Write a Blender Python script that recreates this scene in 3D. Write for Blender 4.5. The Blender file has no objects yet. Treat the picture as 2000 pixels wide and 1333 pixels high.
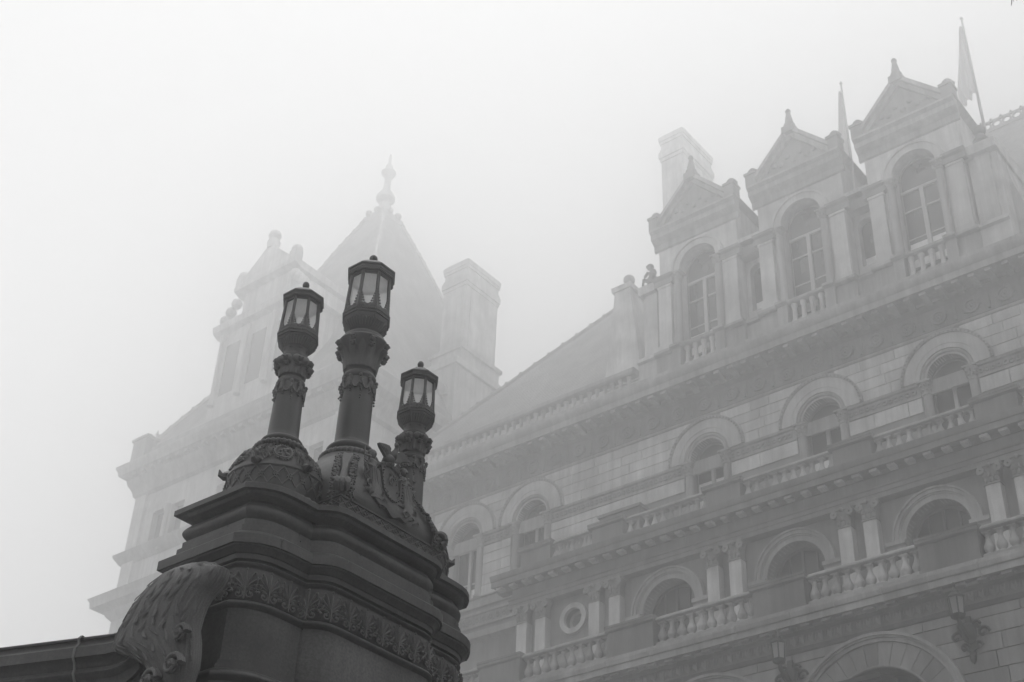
import bpy, bmesh, math, random
from mathutils import Vector, Matrix
random.seed(7)
PI = math.pi
sc = bpy.context.scene
col = sc.collection

# ------------------------------------------------------------------ camera, sky, sun, exposure
# the world origin is the photographer's eye; the ground lies 1.7 m below it
GROUND = -1.7
pitch, roll, yaw = math.radians(35.231), math.radians(2.6425), math.radians(-40.251)
fwd = Vector((math.sin(yaw) * math.cos(pitch), math.cos(yaw) * math.cos(pitch), math.sin(pitch)))
rt = Vector((math.cos(yaw), -math.sin(yaw), 0))
up = rt.cross(fwd)
rt2 = rt * math.cos(roll) + up * math.sin(roll)
up2 = up * math.cos(roll) - rt * math.sin(roll)
cam = bpy.data.objects.new('camera', bpy.data.cameras.new('camera'))
col.objects.link(cam)
cam.matrix_world = Matrix(((rt2.x, up2.x, -fwd.x, 0), (rt2.y, up2.y, -fwd.y, 0), (rt2.z, up2.z, -fwd.z, 0), (0, 0, 0, 1)))
cam.data.sensor_width = 36
cam.data.lens = 50.0
cam.data.clip_start = 0.1
cam.data.clip_end = 3000
sc.camera = cam

SUN_EL, SUN_ROT = math.radians(82), math.radians(316)
world = bpy.data.worlds.new('World')
sc.world = world
world.use_nodes = True
wn = world.node_tree
sky = wn.nodes.new('ShaderNodeTexSky')
sky.sky_type = 'NISHITA'
sky.sun_disc = False
sky.sun_elevation = SUN_EL
sky.sun_rotation = SUN_ROT
sky.dust_density = 1
bw = wn.nodes.new('ShaderNodeRGBToBW')
wn.links.new(sky.outputs[0], bw.inputs[0])
wn.links.new(bw.outputs[0], wn.nodes['Background'].inputs[0])
wn.nodes['Background'].inputs[1].default_value = 0.12
sun = bpy.data.objects.new('sun', bpy.data.lights.new('sun', 'SUN'))
col.objects.link(sun)
sun.data.energy = 1.17
sun.data.angle = math.radians(120)
sd = Vector((math.sin(SUN_ROT) * math.cos(SUN_EL), math.cos(SUN_ROT) * math.cos(SUN_EL), math.sin(SUN_EL)))
sun.rotation_euler = sd.to_track_quat('Z', 'Y').to_euler()

vs = sc.view_settings
vs.view_transform = 'Standard'
vs.look = 'None'
vs.exposure = 0.79
vs.gamma = 1.0
vs.use_curve_mapping = False
sc.cycles.volume_bounces = 3
sc.cycles.max_bounces = 8
sc.cycles.diffuse_bounces = 3
sc.cycles.transparent_max_bounces = 12
sc.cycles.use_denoising = True

# ------------------------------------------------------------------ materials
def new_mat(name):
    m = bpy.data.materials.new(name)
    m.use_nodes = True
    nt = m.node_tree
    return m, nt, nt.nodes['Principled BSDF']

def stone(name, base, rough=0.85, mottle=0.35, streak=0.3, grain=60.0, grain_amt=0.25, bump=0.3, piece=0.12, big=0.5, bump_dist=0.01):
    """grey stone: large clouding, vertical weather streaks, fine grain, tone of each piece"""
    m, nt, b = new_mat(name)
    N, L = nt.nodes, nt.links
    geo = N.new('ShaderNodeNewGeometry')
    def noise(scale, detail, vec=None, rgh=0.6):
        n = N.new('ShaderNodeTexNoise'); n.inputs['Scale'].default_value = scale
        n.inputs['Detail'].default_value = detail; n.inputs['Roughness'].default_value = rgh
        L.new(vec or geo.outputs['Position'], n.inputs['Vector'])
        return n.outputs['Fac']
    mp = N.new('ShaderNodeMapping'); mp.inputs['Scale'].default_value = (1, 1, 0.09)
    L.new(geo.outputs['Position'], mp.inputs['Vector'])
    n1 = noise(big, 5); n2 = noise(big * 5, 5, mp.outputs['Vector'], 0.7); n3 = noise(grain, 3)
    oi = N.new('ShaderNodeObjectInfo')
    def mr(src, lo, hi, a=0.25, c=0.75):
        k = N.new('ShaderNodeMapRange'); L.new(src, k.inputs[0])
        for i, v in enumerate((a, c, lo, hi)): k.inputs[i + 1].default_value = v
        return k.outputs[0]
    def mul(x, y):
        k = N.new('ShaderNodeMath'); k.operation = 'MULTIPLY'
        for i, v in enumerate((x, y)):
            if isinstance(v, float): k.inputs[i].default_value = v
            else: L.new(v, k.inputs[i])
        return k.outputs[0]
    t = mul(mr(n1, 1 - mottle, 1 + mottle), mr(n2, 1 - streak, 1 + streak))
    t = mul(t, mr(n3, 1 - grain_amt, 1 + grain_amt))
    t = mul(t, mr(oi.outputs['Random'], 1 - piece, 1 + piece, 0.0, 1.0))
    t = mul(t, base)
    cb = N.new('ShaderNodeCombineColor')
    for i in range(3): L.new(t, cb.inputs[i])
    L.new(cb.outputs[0], b.inputs['Base Color'])
    b.inputs['Roughness'].default_value = rough
    bp = N.new('ShaderNodeBump'); bp.inputs['Strength'].default_value = bump; bp.inputs['Distance'].default_value = bump_dist
    L.new(noise(grain * 0.4, 6), bp.inputs['Height']); L.new(bp.outputs[0], b.inputs['Normal'])
    return m

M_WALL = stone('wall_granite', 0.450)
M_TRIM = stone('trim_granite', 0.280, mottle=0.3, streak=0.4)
M_DARK = stone('weathered_shaded_granite', 0.140, mottle=0.3, streak=0.45)  # weathered stone, with some shade also put into its dark tone
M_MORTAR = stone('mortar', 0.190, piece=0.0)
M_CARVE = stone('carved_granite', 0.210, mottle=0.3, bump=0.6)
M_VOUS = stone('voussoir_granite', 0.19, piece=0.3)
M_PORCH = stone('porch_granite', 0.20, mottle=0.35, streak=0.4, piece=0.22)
M_HAZED_SLATE = stone('haze_paled_slate', 0.36, mottle=0.2, streak=0.15, grain=20)  # tower roof slate lightened, haze put into its colour
M_BALU = stone('baluster_granite', 0.33, piece=0.25)
M_ROOF = stone('roof_tile', 0.300, mottle=0.2, streak=0.15, grain=20)
M_GROUND = stone('paving', 0.16, piece=0.0)
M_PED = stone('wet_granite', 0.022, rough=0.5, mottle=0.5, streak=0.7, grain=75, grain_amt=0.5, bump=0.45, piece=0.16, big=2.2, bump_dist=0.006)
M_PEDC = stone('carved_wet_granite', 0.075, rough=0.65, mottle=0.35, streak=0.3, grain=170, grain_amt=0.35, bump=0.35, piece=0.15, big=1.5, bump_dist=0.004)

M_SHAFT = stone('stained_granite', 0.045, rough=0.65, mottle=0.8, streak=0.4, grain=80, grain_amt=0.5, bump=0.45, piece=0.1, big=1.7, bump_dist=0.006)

def metal(name, base, rough=0.5, met=0.35):
    m, nt, b = new_mat(name)
    N, L = nt.nodes, nt.links
    geo = N.new('ShaderNodeNewGeometry')
    mp = N.new('ShaderNodeMapping'); mp.inputs['Scale'].default_value = (1, 1, 0.2)
    L.new(geo.outputs['Position'], mp.inputs['Vector'])
    n = N.new('ShaderNodeTexNoise'); n.inputs['Scale'].default_value = 9; n.inputs['Detail'].default_value = 7
    L.new(mp.outputs[0], n.inputs['Vector'])
    r = N.new('ShaderNodeMapRange'); L.new(n.outputs['Fac'], r.inputs[0])
    for i, v in enumerate((0.3, 0.7, base * 0.55, base * 1.6)): r.inputs[i + 1].default_value = v
    cb = N.new('ShaderNodeCombineColor')
    for i in range(3): L.new(r.outputs[0], cb.inputs[i])
    L.new(cb.outputs[0], b.inputs['Base Color'])
    r2 = N.new('ShaderNodeMapRange'); L.new(n.outputs['Fac'], r2.inputs[0])
    for i, v in enumerate((0.3, 0.7, rough - 0.12, rough + 0.15)): r2.inputs[i + 1].default_value = v
    L.new(r2.outputs[0], b.inputs['Roughness'])
    b.inputs['Metallic'].default_value = met
    n2 = N.new('ShaderNodeTexNoise'); n2.inputs['Scale'].default_value = 70; n2.inputs['Detail'].default_value = 5
    L.new(geo.outputs['Position'], n2.inputs['Vector'])
    bp = N.new('ShaderNodeBump'); bp.inputs['Strength'].default_value = 0.3; bp.inputs['Distance'].default_value = 0.004
    L.new(n2.outputs['Fac'], bp.inputs['Height']); L.new(bp.outputs[0], b.inputs['Normal'])
    return m

M_BRONZE = metal('weathered_bronze', 0.032)
M_BRONZE2 = metal('cast_bronze_ornament', 0.06, rough=0.55)
M_IRON = metal('black_iron', 0.02, rough=0.55)

def plain(name, v, rough=0.6):
    m, nt, b = new_mat(name)
    n = nt.nodes.new('ShaderNodeTexNoise'); n.inputs['Scale'].default_value = 3; n.inputs['Detail'].default_value = 4
    r = nt.nodes.new('ShaderNodeMapRange')
    for i, k in enumerate((0.3, 0.7, v * 0.85, v * 1.15)): r.inputs[i + 1].default_value = k
    cb = nt.nodes.new('ShaderNodeCombineColor')
    nt.links.new(n.outputs['Fac'], r.inputs[0])
    for i in range(3): nt.links.new(r.outputs[0], cb.inputs[i])
    nt.links.new(cb.outputs[0], b.inputs['Base Color'])
    b.inputs['Roughness'].default_value = rough
    return m

M_GLASS = plain('dark_window_glass', 0.02, 0.12)
M_SASH = plain('window_joinery', 0.16, 0.6)
M_SASHD = plain('dark_window_joinery', 0.06, 0.6)
M_MULL = plain('pale_mullion_stone', 0.45, 0.8)
M_BLIND = plain('window_blind', 0.8, 0.9)
M_BARK = plain('wet_bark', 0.03, 0.9)
M_BOUNCE = plain('added_bounce_white', 0.8, 0.5)  # for unseen white plates added inside the lanterns to brighten the glass
M_CABLE = plain('cable_sheath', 0.12, 0.6)

def frosted(name):
    m, nt, b = new_mat(name)
    N, L = nt.nodes, nt.links
    out = N['Material Output']
    tr = N.new('ShaderNodeBsdfTranslucent'); tp = N.new('ShaderNodeBsdfTransparent')
    df = N.new('ShaderNodeBsdfDiffuse')
    n = N.new('ShaderNodeTexNoise'); n.inputs['Scale'].default_value = 14; n.inputs['Detail'].default_value = 5
    r = N.new('ShaderNodeMapRange')
    for i, k in enumerate((0.3, 0.7, 0.86, 0.99)): r.inputs[i + 1].default_value = k
    L.new(n.outputs['Fac'], r.inputs[0])
    cb = N.new('ShaderNodeCombineColor')
    for i in range(3): L.new(r.outputs[0], cb.inputs[i])
    L.new(cb.outputs[0], tr.inputs[0]); L.new(cb.outputs[0], df.inputs[0]); L.new(cb.outputs[0], tp.inputs[0])
    m1 = N.new('ShaderNodeMixShader'); m1.inputs[0].default_value = 0.15
    L.new(tr.outputs[0], m1.inputs[1]); L.new(df.outputs[0], m1.inputs[2])
    m2 = N.new('ShaderNodeMixShader'); m2.inputs[0].default_value = 0.45
    L.new(m1.outputs[0], m2.inputs[1]); L.new(tp.outputs[0], m2.inputs[2])
    L.new(m2.outputs[0], out.inputs['Surface'])
    return m
M_FROST = frosted('frosted_lamp_glass')

def cloth(name, v):
    m, nt, b = new_mat(name)
    b.inputs['Base Color'].default_value = (v, v, v, 1); b.inputs['Roughness'].default_value = 0.9
    tr = nt.nodes.new('ShaderNodeBsdfTranslucent'); tr.inputs[0].default_value = (v, v, v, 1)
    mx = nt.nodes.new('ShaderNodeMixShader'); mx.inputs[0].default_value = 0.4
    nt.links.new(b.outputs[0], mx.inputs[1]); nt.links.new(tr.outputs[0], mx.inputs[2])
    nt.links.new(mx.outputs[0], nt.nodes['Material Output'].inputs['Surface'])
    return m
M_FLAG = cloth('flag_cloth', 0.75)

# ------------------------------------------------------------------ mesh helper
class MB:
    def __init__(s): s.v = []; s.f = []
    def add(s, vs_, fs):
        o = len(s.v); s.v += [tuple(p) for p in vs_]; s.f += [[i + o for i in f] for f in fs]; return s
    def box(s, x0, x1, y0, y1, z0, z1):
        return s.add([(x, y, z) for z in (z0, z1) for y in (y0, y1) for x in (x0, x1)],
                     [(0, 2, 3, 1), (4, 5, 7, 6), (0, 1, 5, 4), (2, 6, 7, 3), (0, 4, 6, 2), (1, 3, 7, 5)])
    def grid(s, rows, cu=False, cv=False, cap0=False, cap1=False):
        n = len(rows[0]); m = len(rows); fs = []
        for j in range(m if cv else m - 1):
            for i in range(n if cu else n - 1):
                a = j * n + i; b = j * n + (i + 1) % n; c = ((j + 1) % m) * n + (i + 1) % n; d = ((j + 1) % m) * n + i
                fs.append((a, b, c, d))
        if cap0: fs.append(tuple(range(n))[::-1])
        if cap1: fs.append(tuple((m - 1) * n + i for i in range(n)))
        return s.add([p for r in rows for p in r], fs)
    def lathe(s, prof, n=24, cx=0, cy=0, ph=0.0, cap0=True, cap1=True):
        rows = [[(cx + r * math.cos(ph + 2 * PI * i / n), cy + r * math.sin(ph + 2 * PI * i / n), z) for i in range(n)] for r, z in prof]
        return s.grid(rows, cu=True, cap0=cap0, cap1=cap1)
    def exx(s, prof, x0, x1):        # profile (y, z) run along x
        n = len(prof)
        return s.add([(x0, y, z) for y, z in prof] + [(x1, y, z) for y, z in prof],
                     [(i, (i + 1) % n, n + (i + 1) % n, n + i) for i in range(n)] + [tuple(range(n))[::-1], tuple(range(n, 2 * n))])
    def exy(s, prof, y0, y1):        # profile (x, z) run along y
        n = len(prof)
        return s.add([(x, y0, z) for x, z in prof] + [(x, y1, z) for x, z in prof],
                     [(i, (i + 1) % n, n + (i + 1) % n, n + i) for i in range(n)] + [tuple(range(n))[::-1], tuple(range(n, 2 * n))])
    def ring(s, cx, cz, r0, r1, y0, y1, a0=0.0, a1=PI, n=28):   # arch ring in the xz plane
        rows = []
        for k in range(n + 1):
            a = a0 + (a1 - a0) * k / n; c, d = math.cos(a), math.sin(a)
            rows.append([(cx + r0 * c, y0, cz + r0 * d), (cx + r1 * c, y0, cz + r1 * d), (cx + r1 * c, y1, cz + r1 * d), (cx + r0 * c, y1, cz + r0 * d)])
        full = abs(a1 - a0 - 2 * PI) < 1e-6
        return s.grid(rows, cu=True, cap0=not full, cap1=not full)
    def ball(s, c, r, n=12, m=8, sq=(1, 1, 1)):
        prof = [(max(1e-4, math.sin(PI * k / m)), -math.cos(PI * k / m)) for k in range(m + 1)]
        rows = [[(c[0] + r * sq[0] * q * math.cos(2 * PI * i / n), c[1] + r * sq[1] * q * math.sin(2 * PI * i / n), c[2] + r * sq[2] * z) for i in range(n)] for q, z in prof]
        return s.grid(rows, cu=True)
    def tube(s, pts, rad, n=8):
        pts = [Vector(p) for p in pts]; rows = []
        for i, p in enumerate(pts):
            d = (pts[min(i + 1, len(pts) - 1)] - pts[max(i - 1, 0)]).normalized()
            a = d.cross(Vector((0.31, 0.17, 0.93))).normalized(); b = d.cross(a)
            r = rad[i] if isinstance(rad, (list, tuple)) else rad
            rows.append([tuple(p + a * (r * math.cos(2 * PI * k / n)) + b * (r * math.sin(2 * PI * k / n))) for k in range(n)])
        return s.grid(rows, cu=True, cap0=True, cap1=True)
    def wall_arch(s, x0, x1, z0, z1, yf, yb, ops, n=24):
        """front face with arched openings (cx, half width, sill, spring); spring None = flat head given by 5th value"""
        def q(a, b, c, d): s.add([a, b, c, d], [(0, 1, 2, 3)])
        cur = x0
        for o in sorted(ops):
            cx, hw, sill, spr = o[:4]
            L, R = cx - hw, cx + hw
            if L > cur: q((cur, yf, z0), (L, yf, z0), (L, yf, z1), (cur, yf, z1))
            if sill > z0: q((L, yf, z0), (R, yf, z0), (R, yf, sill), (L, yf, sill))
            rise = hw if len(o) < 5 else o[4]
            arc = [(cx - hw * math.cos(PI * k / n), spr + rise * math.sin(PI * k / n)) for k in range(n + 1)]
            for (xa, za), (xb, zb) in zip(arc, arc[1:]):
                q((xa, yf, za), (xb, yf, zb), (xb, yf, z1), (xa, yf, z1))
                q((xa, yf, za), (xa, yb, za), (xb, yb, zb), (xb, yf, zb))
            q((L, yf, sill), (L, yb, sill), (L, yb, spr), (L, yf, spr)); q((R, yf, sill), (R, yf, spr), (R, yb, spr), (R, yb, sill))
            q((L, yf, sill), (R, yf, sill), (R, yb, sill), (L, yb, sill))
            cur = R
        if x1 > cur: q((cur, yf, z0), (x1, yf, z0), (x1, yf, z1), (cur, yf, z1))
        return s
    def mesh(s, name, mat, smooth=35, S=1.0):
        me = bpy.data.meshes.new(name)
        v = s.v if S == 1.0 else [(x * S, y * S, z * S) for x, y, z in s.v]
        me.from_pydata(v, [], s.f)
        bm = bmesh.new(); bm.from_mesh(me)
        bmesh.ops.recalc_face_normals(bm, faces=bm.faces)
        bm.to_mesh(me); bm.free()
        if smooth:
            me.polygons.foreach_set('use_smooth', [True] * len(me.polygons))
            me.set_sharp_from_angle(angle=math.radians(smooth))
        me.materials.append(mat)
        return me

def obj(name, me, parent=None, loc=(0, 0, 0), rot=(0, 0, 0), label=None, scale=None):
    o = bpy.data.objects.new(name, me); col.objects.link(o)
    if parent: o.parent = parent
    o.location = loc; o.rotation_euler = rot
    if scale: o.scale = scale
    if label: o['label'] = label
    return o
def P(name, mb, mat, parent=None, smooth=35, S=1.0, **k):
    return obj(name, mb.mesh(name, mat, smooth, S), parent, **k)
def thing(name, label, cat, loc=(0, 0, 0), group=None):
    o = bpy.data.objects.new(name, None); col.objects.link(o); o.location = loc
    o['label'] = label; o['category'] = cat
    if group: o['group'] = group
    o.empty_display_size = 0.2
    return o
def stuff(o): o['kind'] = 'stuff'; return o

# ------------------------------------------------------------------ ground and haze
g = P('ground', MB().add([(-185, -185, GROUND), (185, -185, GROUND), (185, 185, GROUND), (-185, 185, GROUND)], [(0, 1, 2, 3)]), M_GROUND, smooth=0)
g['kind'] = 'structure'; g['label'] = 'paved ground in front of the stone building'

vm = bpy.data.materials.new('haze'); vm.use_nodes = True
vn = vm.node_tree; vn.nodes.clear()
vo = vn.nodes.new('ShaderNodeOutputMaterial'); pv = vn.nodes.new('ShaderNodeVolumePrincipled')
vn.links.new(pv.outputs[0], vo.inputs['Volume'])
pv.inputs['Color'].default_value = (1, 1, 1, 1)
pv.inputs['Density'].default_value = 0.0100
pv.inputs['Anisotropy'].default_value = 0.8
hz = P('haze', MB().box(-195, 195, -195, 195, GROUND - 1, 83.5), vm, smooth=0)
hz['kind'] = 'stuff'; hz['label'] = 'thick pale fog filling the air around the towers'

# ------------------------------------------------------------------ the stone building
# the facade runs along x; +y goes into the building.  Three tiers step back: porch, portico, main wall
YP, YO, YM = 39.3, 46.35, 50.0
BAY = 6.01
BC = [-29.97, -23.96, -17.95]                 # bay centres
AX = [-29.97, -23.96, -17.95, -11.94]
PIER = [-32.97, -26.965, -20.955, -14.945]
X0, X1 = -75.4, 14.0
B = thing('stone_building', 'huge granite building with arched windows, gabled dormers and a corner tower fading into fog', 'building', (-30, 52, GROUND))
OFF = Vector((30, -52, -GROUND))
def BP(name, mb, mat, parent=None, smooth=35, **k):        # a part of the building (or, with parent, a sub-part)
    o = P(name, mb, mat, parent or B, smooth, **k)
    if parent is None: o.location = Vector(k.get('loc', (0, 0, 0))) + OFF
    return o
def node(name, mb, mat, **k): return BP(name, mb, mat, None, **k)

# --- main walls
w = MB()
ops = [(c, 0.95, 30.6, 34.5) for c in (-49.3, -44.85, -40.45)] + [(c, 0.95, 30.6, 34.5) for c in AX] + [(-5.93, 0.95, 30.6, 34.5), (0.08, 0.95, 30.6, 34.5)]
w.wall_arch(-54.9, X1, 28.0, 38.2, YM, YM + 0.6, ops)
w.box(-54.9, X1, YM + 0.9, YM + 20, GROUND, 39.6)
w.box(-54.9, X1, YM + 0.02, YM + 0.9, GROUND, 28.0)
w.box(-54.9, X1, YM + 0.02, YM + 0.95, 38.2, 39.7)
main_wall = node('wall', w, M_MORTAR)

# ashlar of the upper wall: separate stones between string course and sill, cut round the arches
stone_cache = {}
def ashlar(parent, rng, x0, x1, zs, yf, skip, mat, lmin=1.0, lmax=1.7, dep=0.05, limit=300):
    """skip(za, zb) -> list of (xa, xb) gaps in this course"""
    n = 0
    for za, zb in zip(zs, zs[1:]):
        gaps = sorted(skip(za, zb)); segs = []; cur = x0
        for a, b in gaps:
            if a > cur: segs.append((cur, min(a, x1)))
            cur = max(cur, b)
        if cur < x1: segs.append((cur, x1))
        for a, b in segs:
            x = a
            while x < b - 0.05:
                e = x + rng.uniform(lmin, lmax)
                if b - e < 0.55: e = b
                d = dep + rng.uniform(0, 0.014); g_ = 0.005
                q = MB().box(x + g_, e - g_, yf - d, yf + 0.03, za + g_, zb - g_)
                # arris softened by a small chamfer on the face
                o = len(q.v)
                ch = 0.012
                q.v[0] = (x + g_ + ch, yf - d, za + g_ + ch); q.v[1] = (e - g_ - ch, yf - d, za + g_ + ch)
                q.v[4] = (x + g_ + ch, yf - d, zb - g_ - ch); q.v[5] = (e - g_ - ch, yf - d, zb - g_ - ch)
                obj('stone', q.mesh('stone', mat, 0), parent); n += 1
                x = e
    return n
rng = random.Random(3)
def skip_upper(za, zb):
    out = []
    for c in (-49.3, -44.85, -40.45) + tuple(AX) + (-5.93,):
        lo = max(za, 34.45)
        if zb > 34.45:
            h = max(0.0, min(abs(za - 34.5), abs(zb - 34.5)) if za > 34.5 else 0)
            r = 1.8
            if h < r: hw = math.sqrt(r * r - h * h); out.append((c - hw, c + hw))
        else: out.append((c - 1.28, c + 1.28))
    return out
zs = [30.9, 31.5, 32.1, 32.7, 33.25, 33.72]
ns = ashlar(main_wall, rng, -47.2, -35.0, zs, YM, skip_upper, M_WALL)
ns += ashlar(main_wall, rng, -35.0, -10.0, [33.0, 33.72], YM, skip_upper, M_WALL)
ns += ashlar(main_wall, rng, -47.2, -10.0, [34.47, 35.02, 35.57, 36.1, 36.62], YM, skip_upper, M_WALL)

# string course under the frieze, sill course, base bands of the third storey
c = MB()
c.exx([(YM + .02, 36.62), (YM - .09, 36.66), (YM - .12, 36.74), (YM - .06, 36.80), (YM + .02, 36.82)], -54.9, X1)
node('string_course', c, M_TRIM)
c = MB()
c.exx([(YM + .02, 30.28), (YM - .14, 30.32), (YM - .14, 30.62), (YM - .05, 30.66), (YM - .05, 30.8), (YM - .16, 30.84), (YM - .16, 30.9), (YM + .02, 30.92)], -54.9, X1)
node('sill_course', c, M_TRIM)
c = MB()
c.exx([(YM + .02, 29.28), (YM - .12, 29.3), (YM - .12, 29.36), (YM - .04, 29.38), (YM - .04, 29.92), (YM - .14, 29.95), (YM - .16, 30.06), (YM + .02, 30.1)], -54.9, -38.3)
c.exx([(YM + .02, 28.4), (YM - .35, 28.55), (YM - .42, 28.85), (YM - .2, 28.95), (YM - .1, 29.0), (YM + .02, 29.02)], -54.9, -38.3)
band = node('carved_band', c, M_TRIM)
orn = MB()
x = -54.5
while x < -38.6:
    for k in (-1, 0, 1):
        orn.add([(x + k * .05 - .03, YM - .04, 29.45), (x + k * .16 + .0, YM - .11, 29.75), (x + k * .2 + .03, YM - .05, 29.88), (x + k * .05 + .03, YM - .05, 29.45)], [(0, 1, 3), (1, 2, 3), (0, 2, 1)])
    orn.ring(x + .22, 29.62, .07, .13, YM - .1, YM - .03, 0, 2 * PI, 10)
    x += .44
stuff(BP('carving', orn, M_CARVE, band))

# --- arched windows of the third storey
def colonnette(parent, x, y, z0, z1, r, mat=M_TRIM, cap=0.7):
    m = MB().lathe([(r * 1.35, z0), (r * 1.35, z0 + .08), (r * 1.1, z0 + .16), (r, z0 + .22), (r * .95, z1), (r * 1.1, z1 + .03), (r * 1.1, z1 + .08), (r * .98, z1 + .12),
                    (r * 1.15, z1 + cap * .5), (r * 1.55, z1 + cap * .82), (r * 1.6, z1 + cap * .86)], 16, x, y)
    m.box(x - r * 1.6, x + r * 1.6, y - r * 1.6, y + r * 1.6, z1 + cap * .86, z1 + cap)
    for k in range(8):
        a = PI / 4 * k; m.ball((x + r * 1.4 * math.cos(a), y + r * 1.4 * math.sin(a), z1 + cap * .66), r * .33, 6, 4)
        a += PI / 8; m.ball((x + r * 1.2 * math.cos(a), y + r * 1.2 * math.sin(a), z1 + cap * .36), r * .25, 6, 4)
    return BP('column', m, mat, parent)

def sash_window(cx, hw, z0, spring, ztr, y, mull_w=.12, rise=None, blind=0.0, name='window', two=True, transoms=()):
    """frame + mullion + transom + panes, set at depth y"""
    rise = hw if rise is None else rise
    n = 20; t = .09
    fr = MB()
    pin = [(cx - (hw - t), z0 + t)] + [(cx - (hw - t) * math.cos(PI * k / n), spring + (rise - t) * math.sin(PI * k / n)) for k in range(n + 1)] + [(cx + hw - t, z0 + t)]
    pou = [(cx - hw, z0)] + [(cx - hw * math.cos(PI * k / n), spring + rise * math.sin(PI * k / n)) for k in range(n + 1)] + [(cx + hw, z0)]
    rows = [[(a[0], y, a[1]), (b[0], y, b[1]), (b[0], y + .1, b[1]), (a[0], y + .1, a[1])] for a, b in zip(pou, pin)]
    fr.grid(rows, cu=True, cv=True)
    wdw = node(name, fr, M_SASH)
    # panes: below the transom in two leaves, fanlight above it
    def pane(poly, yy):
        BP('pane', MB().add([(px, yy, pz) for px, pz in poly], [tuple(range(len(poly)))]), M_GLASS, wdw, 0)
    yy = y + .055
    xm = mull_w / 2
    if two:
        pane([(cx - hw + t, z0 + t), (cx - xm, z0 + t), (cx - xm, ztr), (cx - hw + t, ztr)], yy)
        pane([(cx + xm, z0 + t), (cx + hw - t, z0 + t), (cx + hw - t, ztr), (cx + xm, ztr)], yy)
        BP('mullion', MB().box(cx - xm, cx + xm, y - .08, y + .1, z0 + t, ztr), M_MULL, wdw, 0)
    else:
        pane([(cx - hw + t, z0 + t), (cx + hw - t, z0 + t), (cx + hw - t, ztr), (cx - hw + t, ztr)], yy)
    pane([(cx - hw + t, ztr + .14)] + [(max(cx - hw + t, min(cx + hw - t, cx - (hw - t) * math.cos(PI * k / n))), max(ztr + .14, spring + (rise - t) * math.sin(PI * k / n))) for k in range(n + 1)] + [(cx + hw - t, ztr + .14)], yy)
    BP('transom', MB().box(cx - hw + t * .5, cx + hw - t * .5, y - .05, y + .1, ztr, ztr + .14), M_MULL, wdw, 0)
    for tz in transoms:
        for sgn in (-1, 1):
            a, b = sorted((cx + sgn * xm, cx + sgn * (hw - t)))
            BP('glazing_bar', MB().box(a, b, y - .02, y + .09, tz, tz + .09), M_MULL, wdw, 0)
    if two:                                                  # meeting rails of the sashes
        for sgn in (-1, 1):
            a, b = sorted((cx + sgn * (xm + .002), cx + sgn * (hw - t)))
            zz = z0 + (ztr - z0) * .38
            BP('glazing_bar', MB().box(a, b, y + .01, y + .09, zz, zz + .07), M_MULL, wdw, 0)
    if blind:
        for sgn in (-1, 1):
            a, b = sorted((cx + sgn * (xm + .01), cx + sgn * (hw - t - .01)))
            BP('blind', MB().box(a, b, yy - .012, yy - .006, z0 + t, z0 + blind), M_BLIND, wdw, 0)
    return wdw

def arch_surround(cx, spring, y):
    m = MB()
    m.ring(cx, spring, 1.22, 1.95, y - .13, y + .3)                       # flat band
    m.ring(cx, spring, 1.44, 1.50, y - .16, y + .3)
    m.ring(cx, spring, .95, 1.22, y - .02, y + .4)                        # second order
    a = node('arch', m, M_WALL)
    m = MB(); m.ring(cx, spring, 1.95, 2.10, y - .2, y + .02)
    BP('hood_mould', m, M_TRIM, a)
    m = MB()
    for k in range(33):
        t = PI * (k + .5) / 33; m.ball((cx + 2.02 * math.cos(t), y - .2, spring + 2.02 * math.sin(t)), .055, 6, 4)
    stuff(BP('bead_row', m, M_CARVE, a))
    m = MB()
    pts = [(cx + 1.12 * math.cos(PI * k / 24), y - .04, spring + 1.12 * math.sin(PI * k / 24)) for k in range(25)]
    m.tube(pts, .085, 8)
    BP('roll_moulding', m, M_TRIM, a)
    for s in (-1, 1):
        colonnette(a, cx + s * 1.03, y + .02, 30.92, 33.72, .2)
    return a

for i, cx in enumerate((-44.85, -40.45) + tuple(AX) + (-49.3,)):
    arch_surround(cx, 34.5, YM)
    sash_window(cx, .95, 30.9, 34.5, 34.02, YM + .5, .17, blind=(.9, 0, 2.6, 1.7, 0, .6, 0)[i])
# carved impost band between the arches
ib = node('impost_course', MB().box(-48.0, -7.2, YM - .01, YM + .02, 33.76, 34.44), M_TRIM)
orn = MB()
segs = [(-48.0, -46.15), (-43.55, -41.75), (-39.15, -31.27), (-28.67, -25.26), (-22.66, -19.25), (-16.65, -13.24), (-10.64, -7.2)]
for a, b in segs:
    c = MB().exx([(YM + .02, 33.74), (YM - .08, 33.76), (YM - .08, 33.82), (YM - .04, 33.84), (YM - .04, 34.28), (YM - .14, 34.32), (YM - .18, 34.42), (YM + .02, 34.46)], a, b)
    BP('impost_band', c, M_TRIM, ib)
    x = a + .12
    while x < b - .1:
        orn.ring(x, 34.05, .06, .12, YM - .11, YM - .035, 0, 2 * PI, 8)
        orn.add([(x + .12, YM - .04, 33.88), (x + .06, YM - .1, 34.05), (x + .12, YM - .05, 34.24), (x + .18, YM - .1, 34.05)], [(0, 1, 2), (0, 2, 3)])
        x += .27
stuff(BP('carving', orn, M_CARVE, ib))

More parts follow.
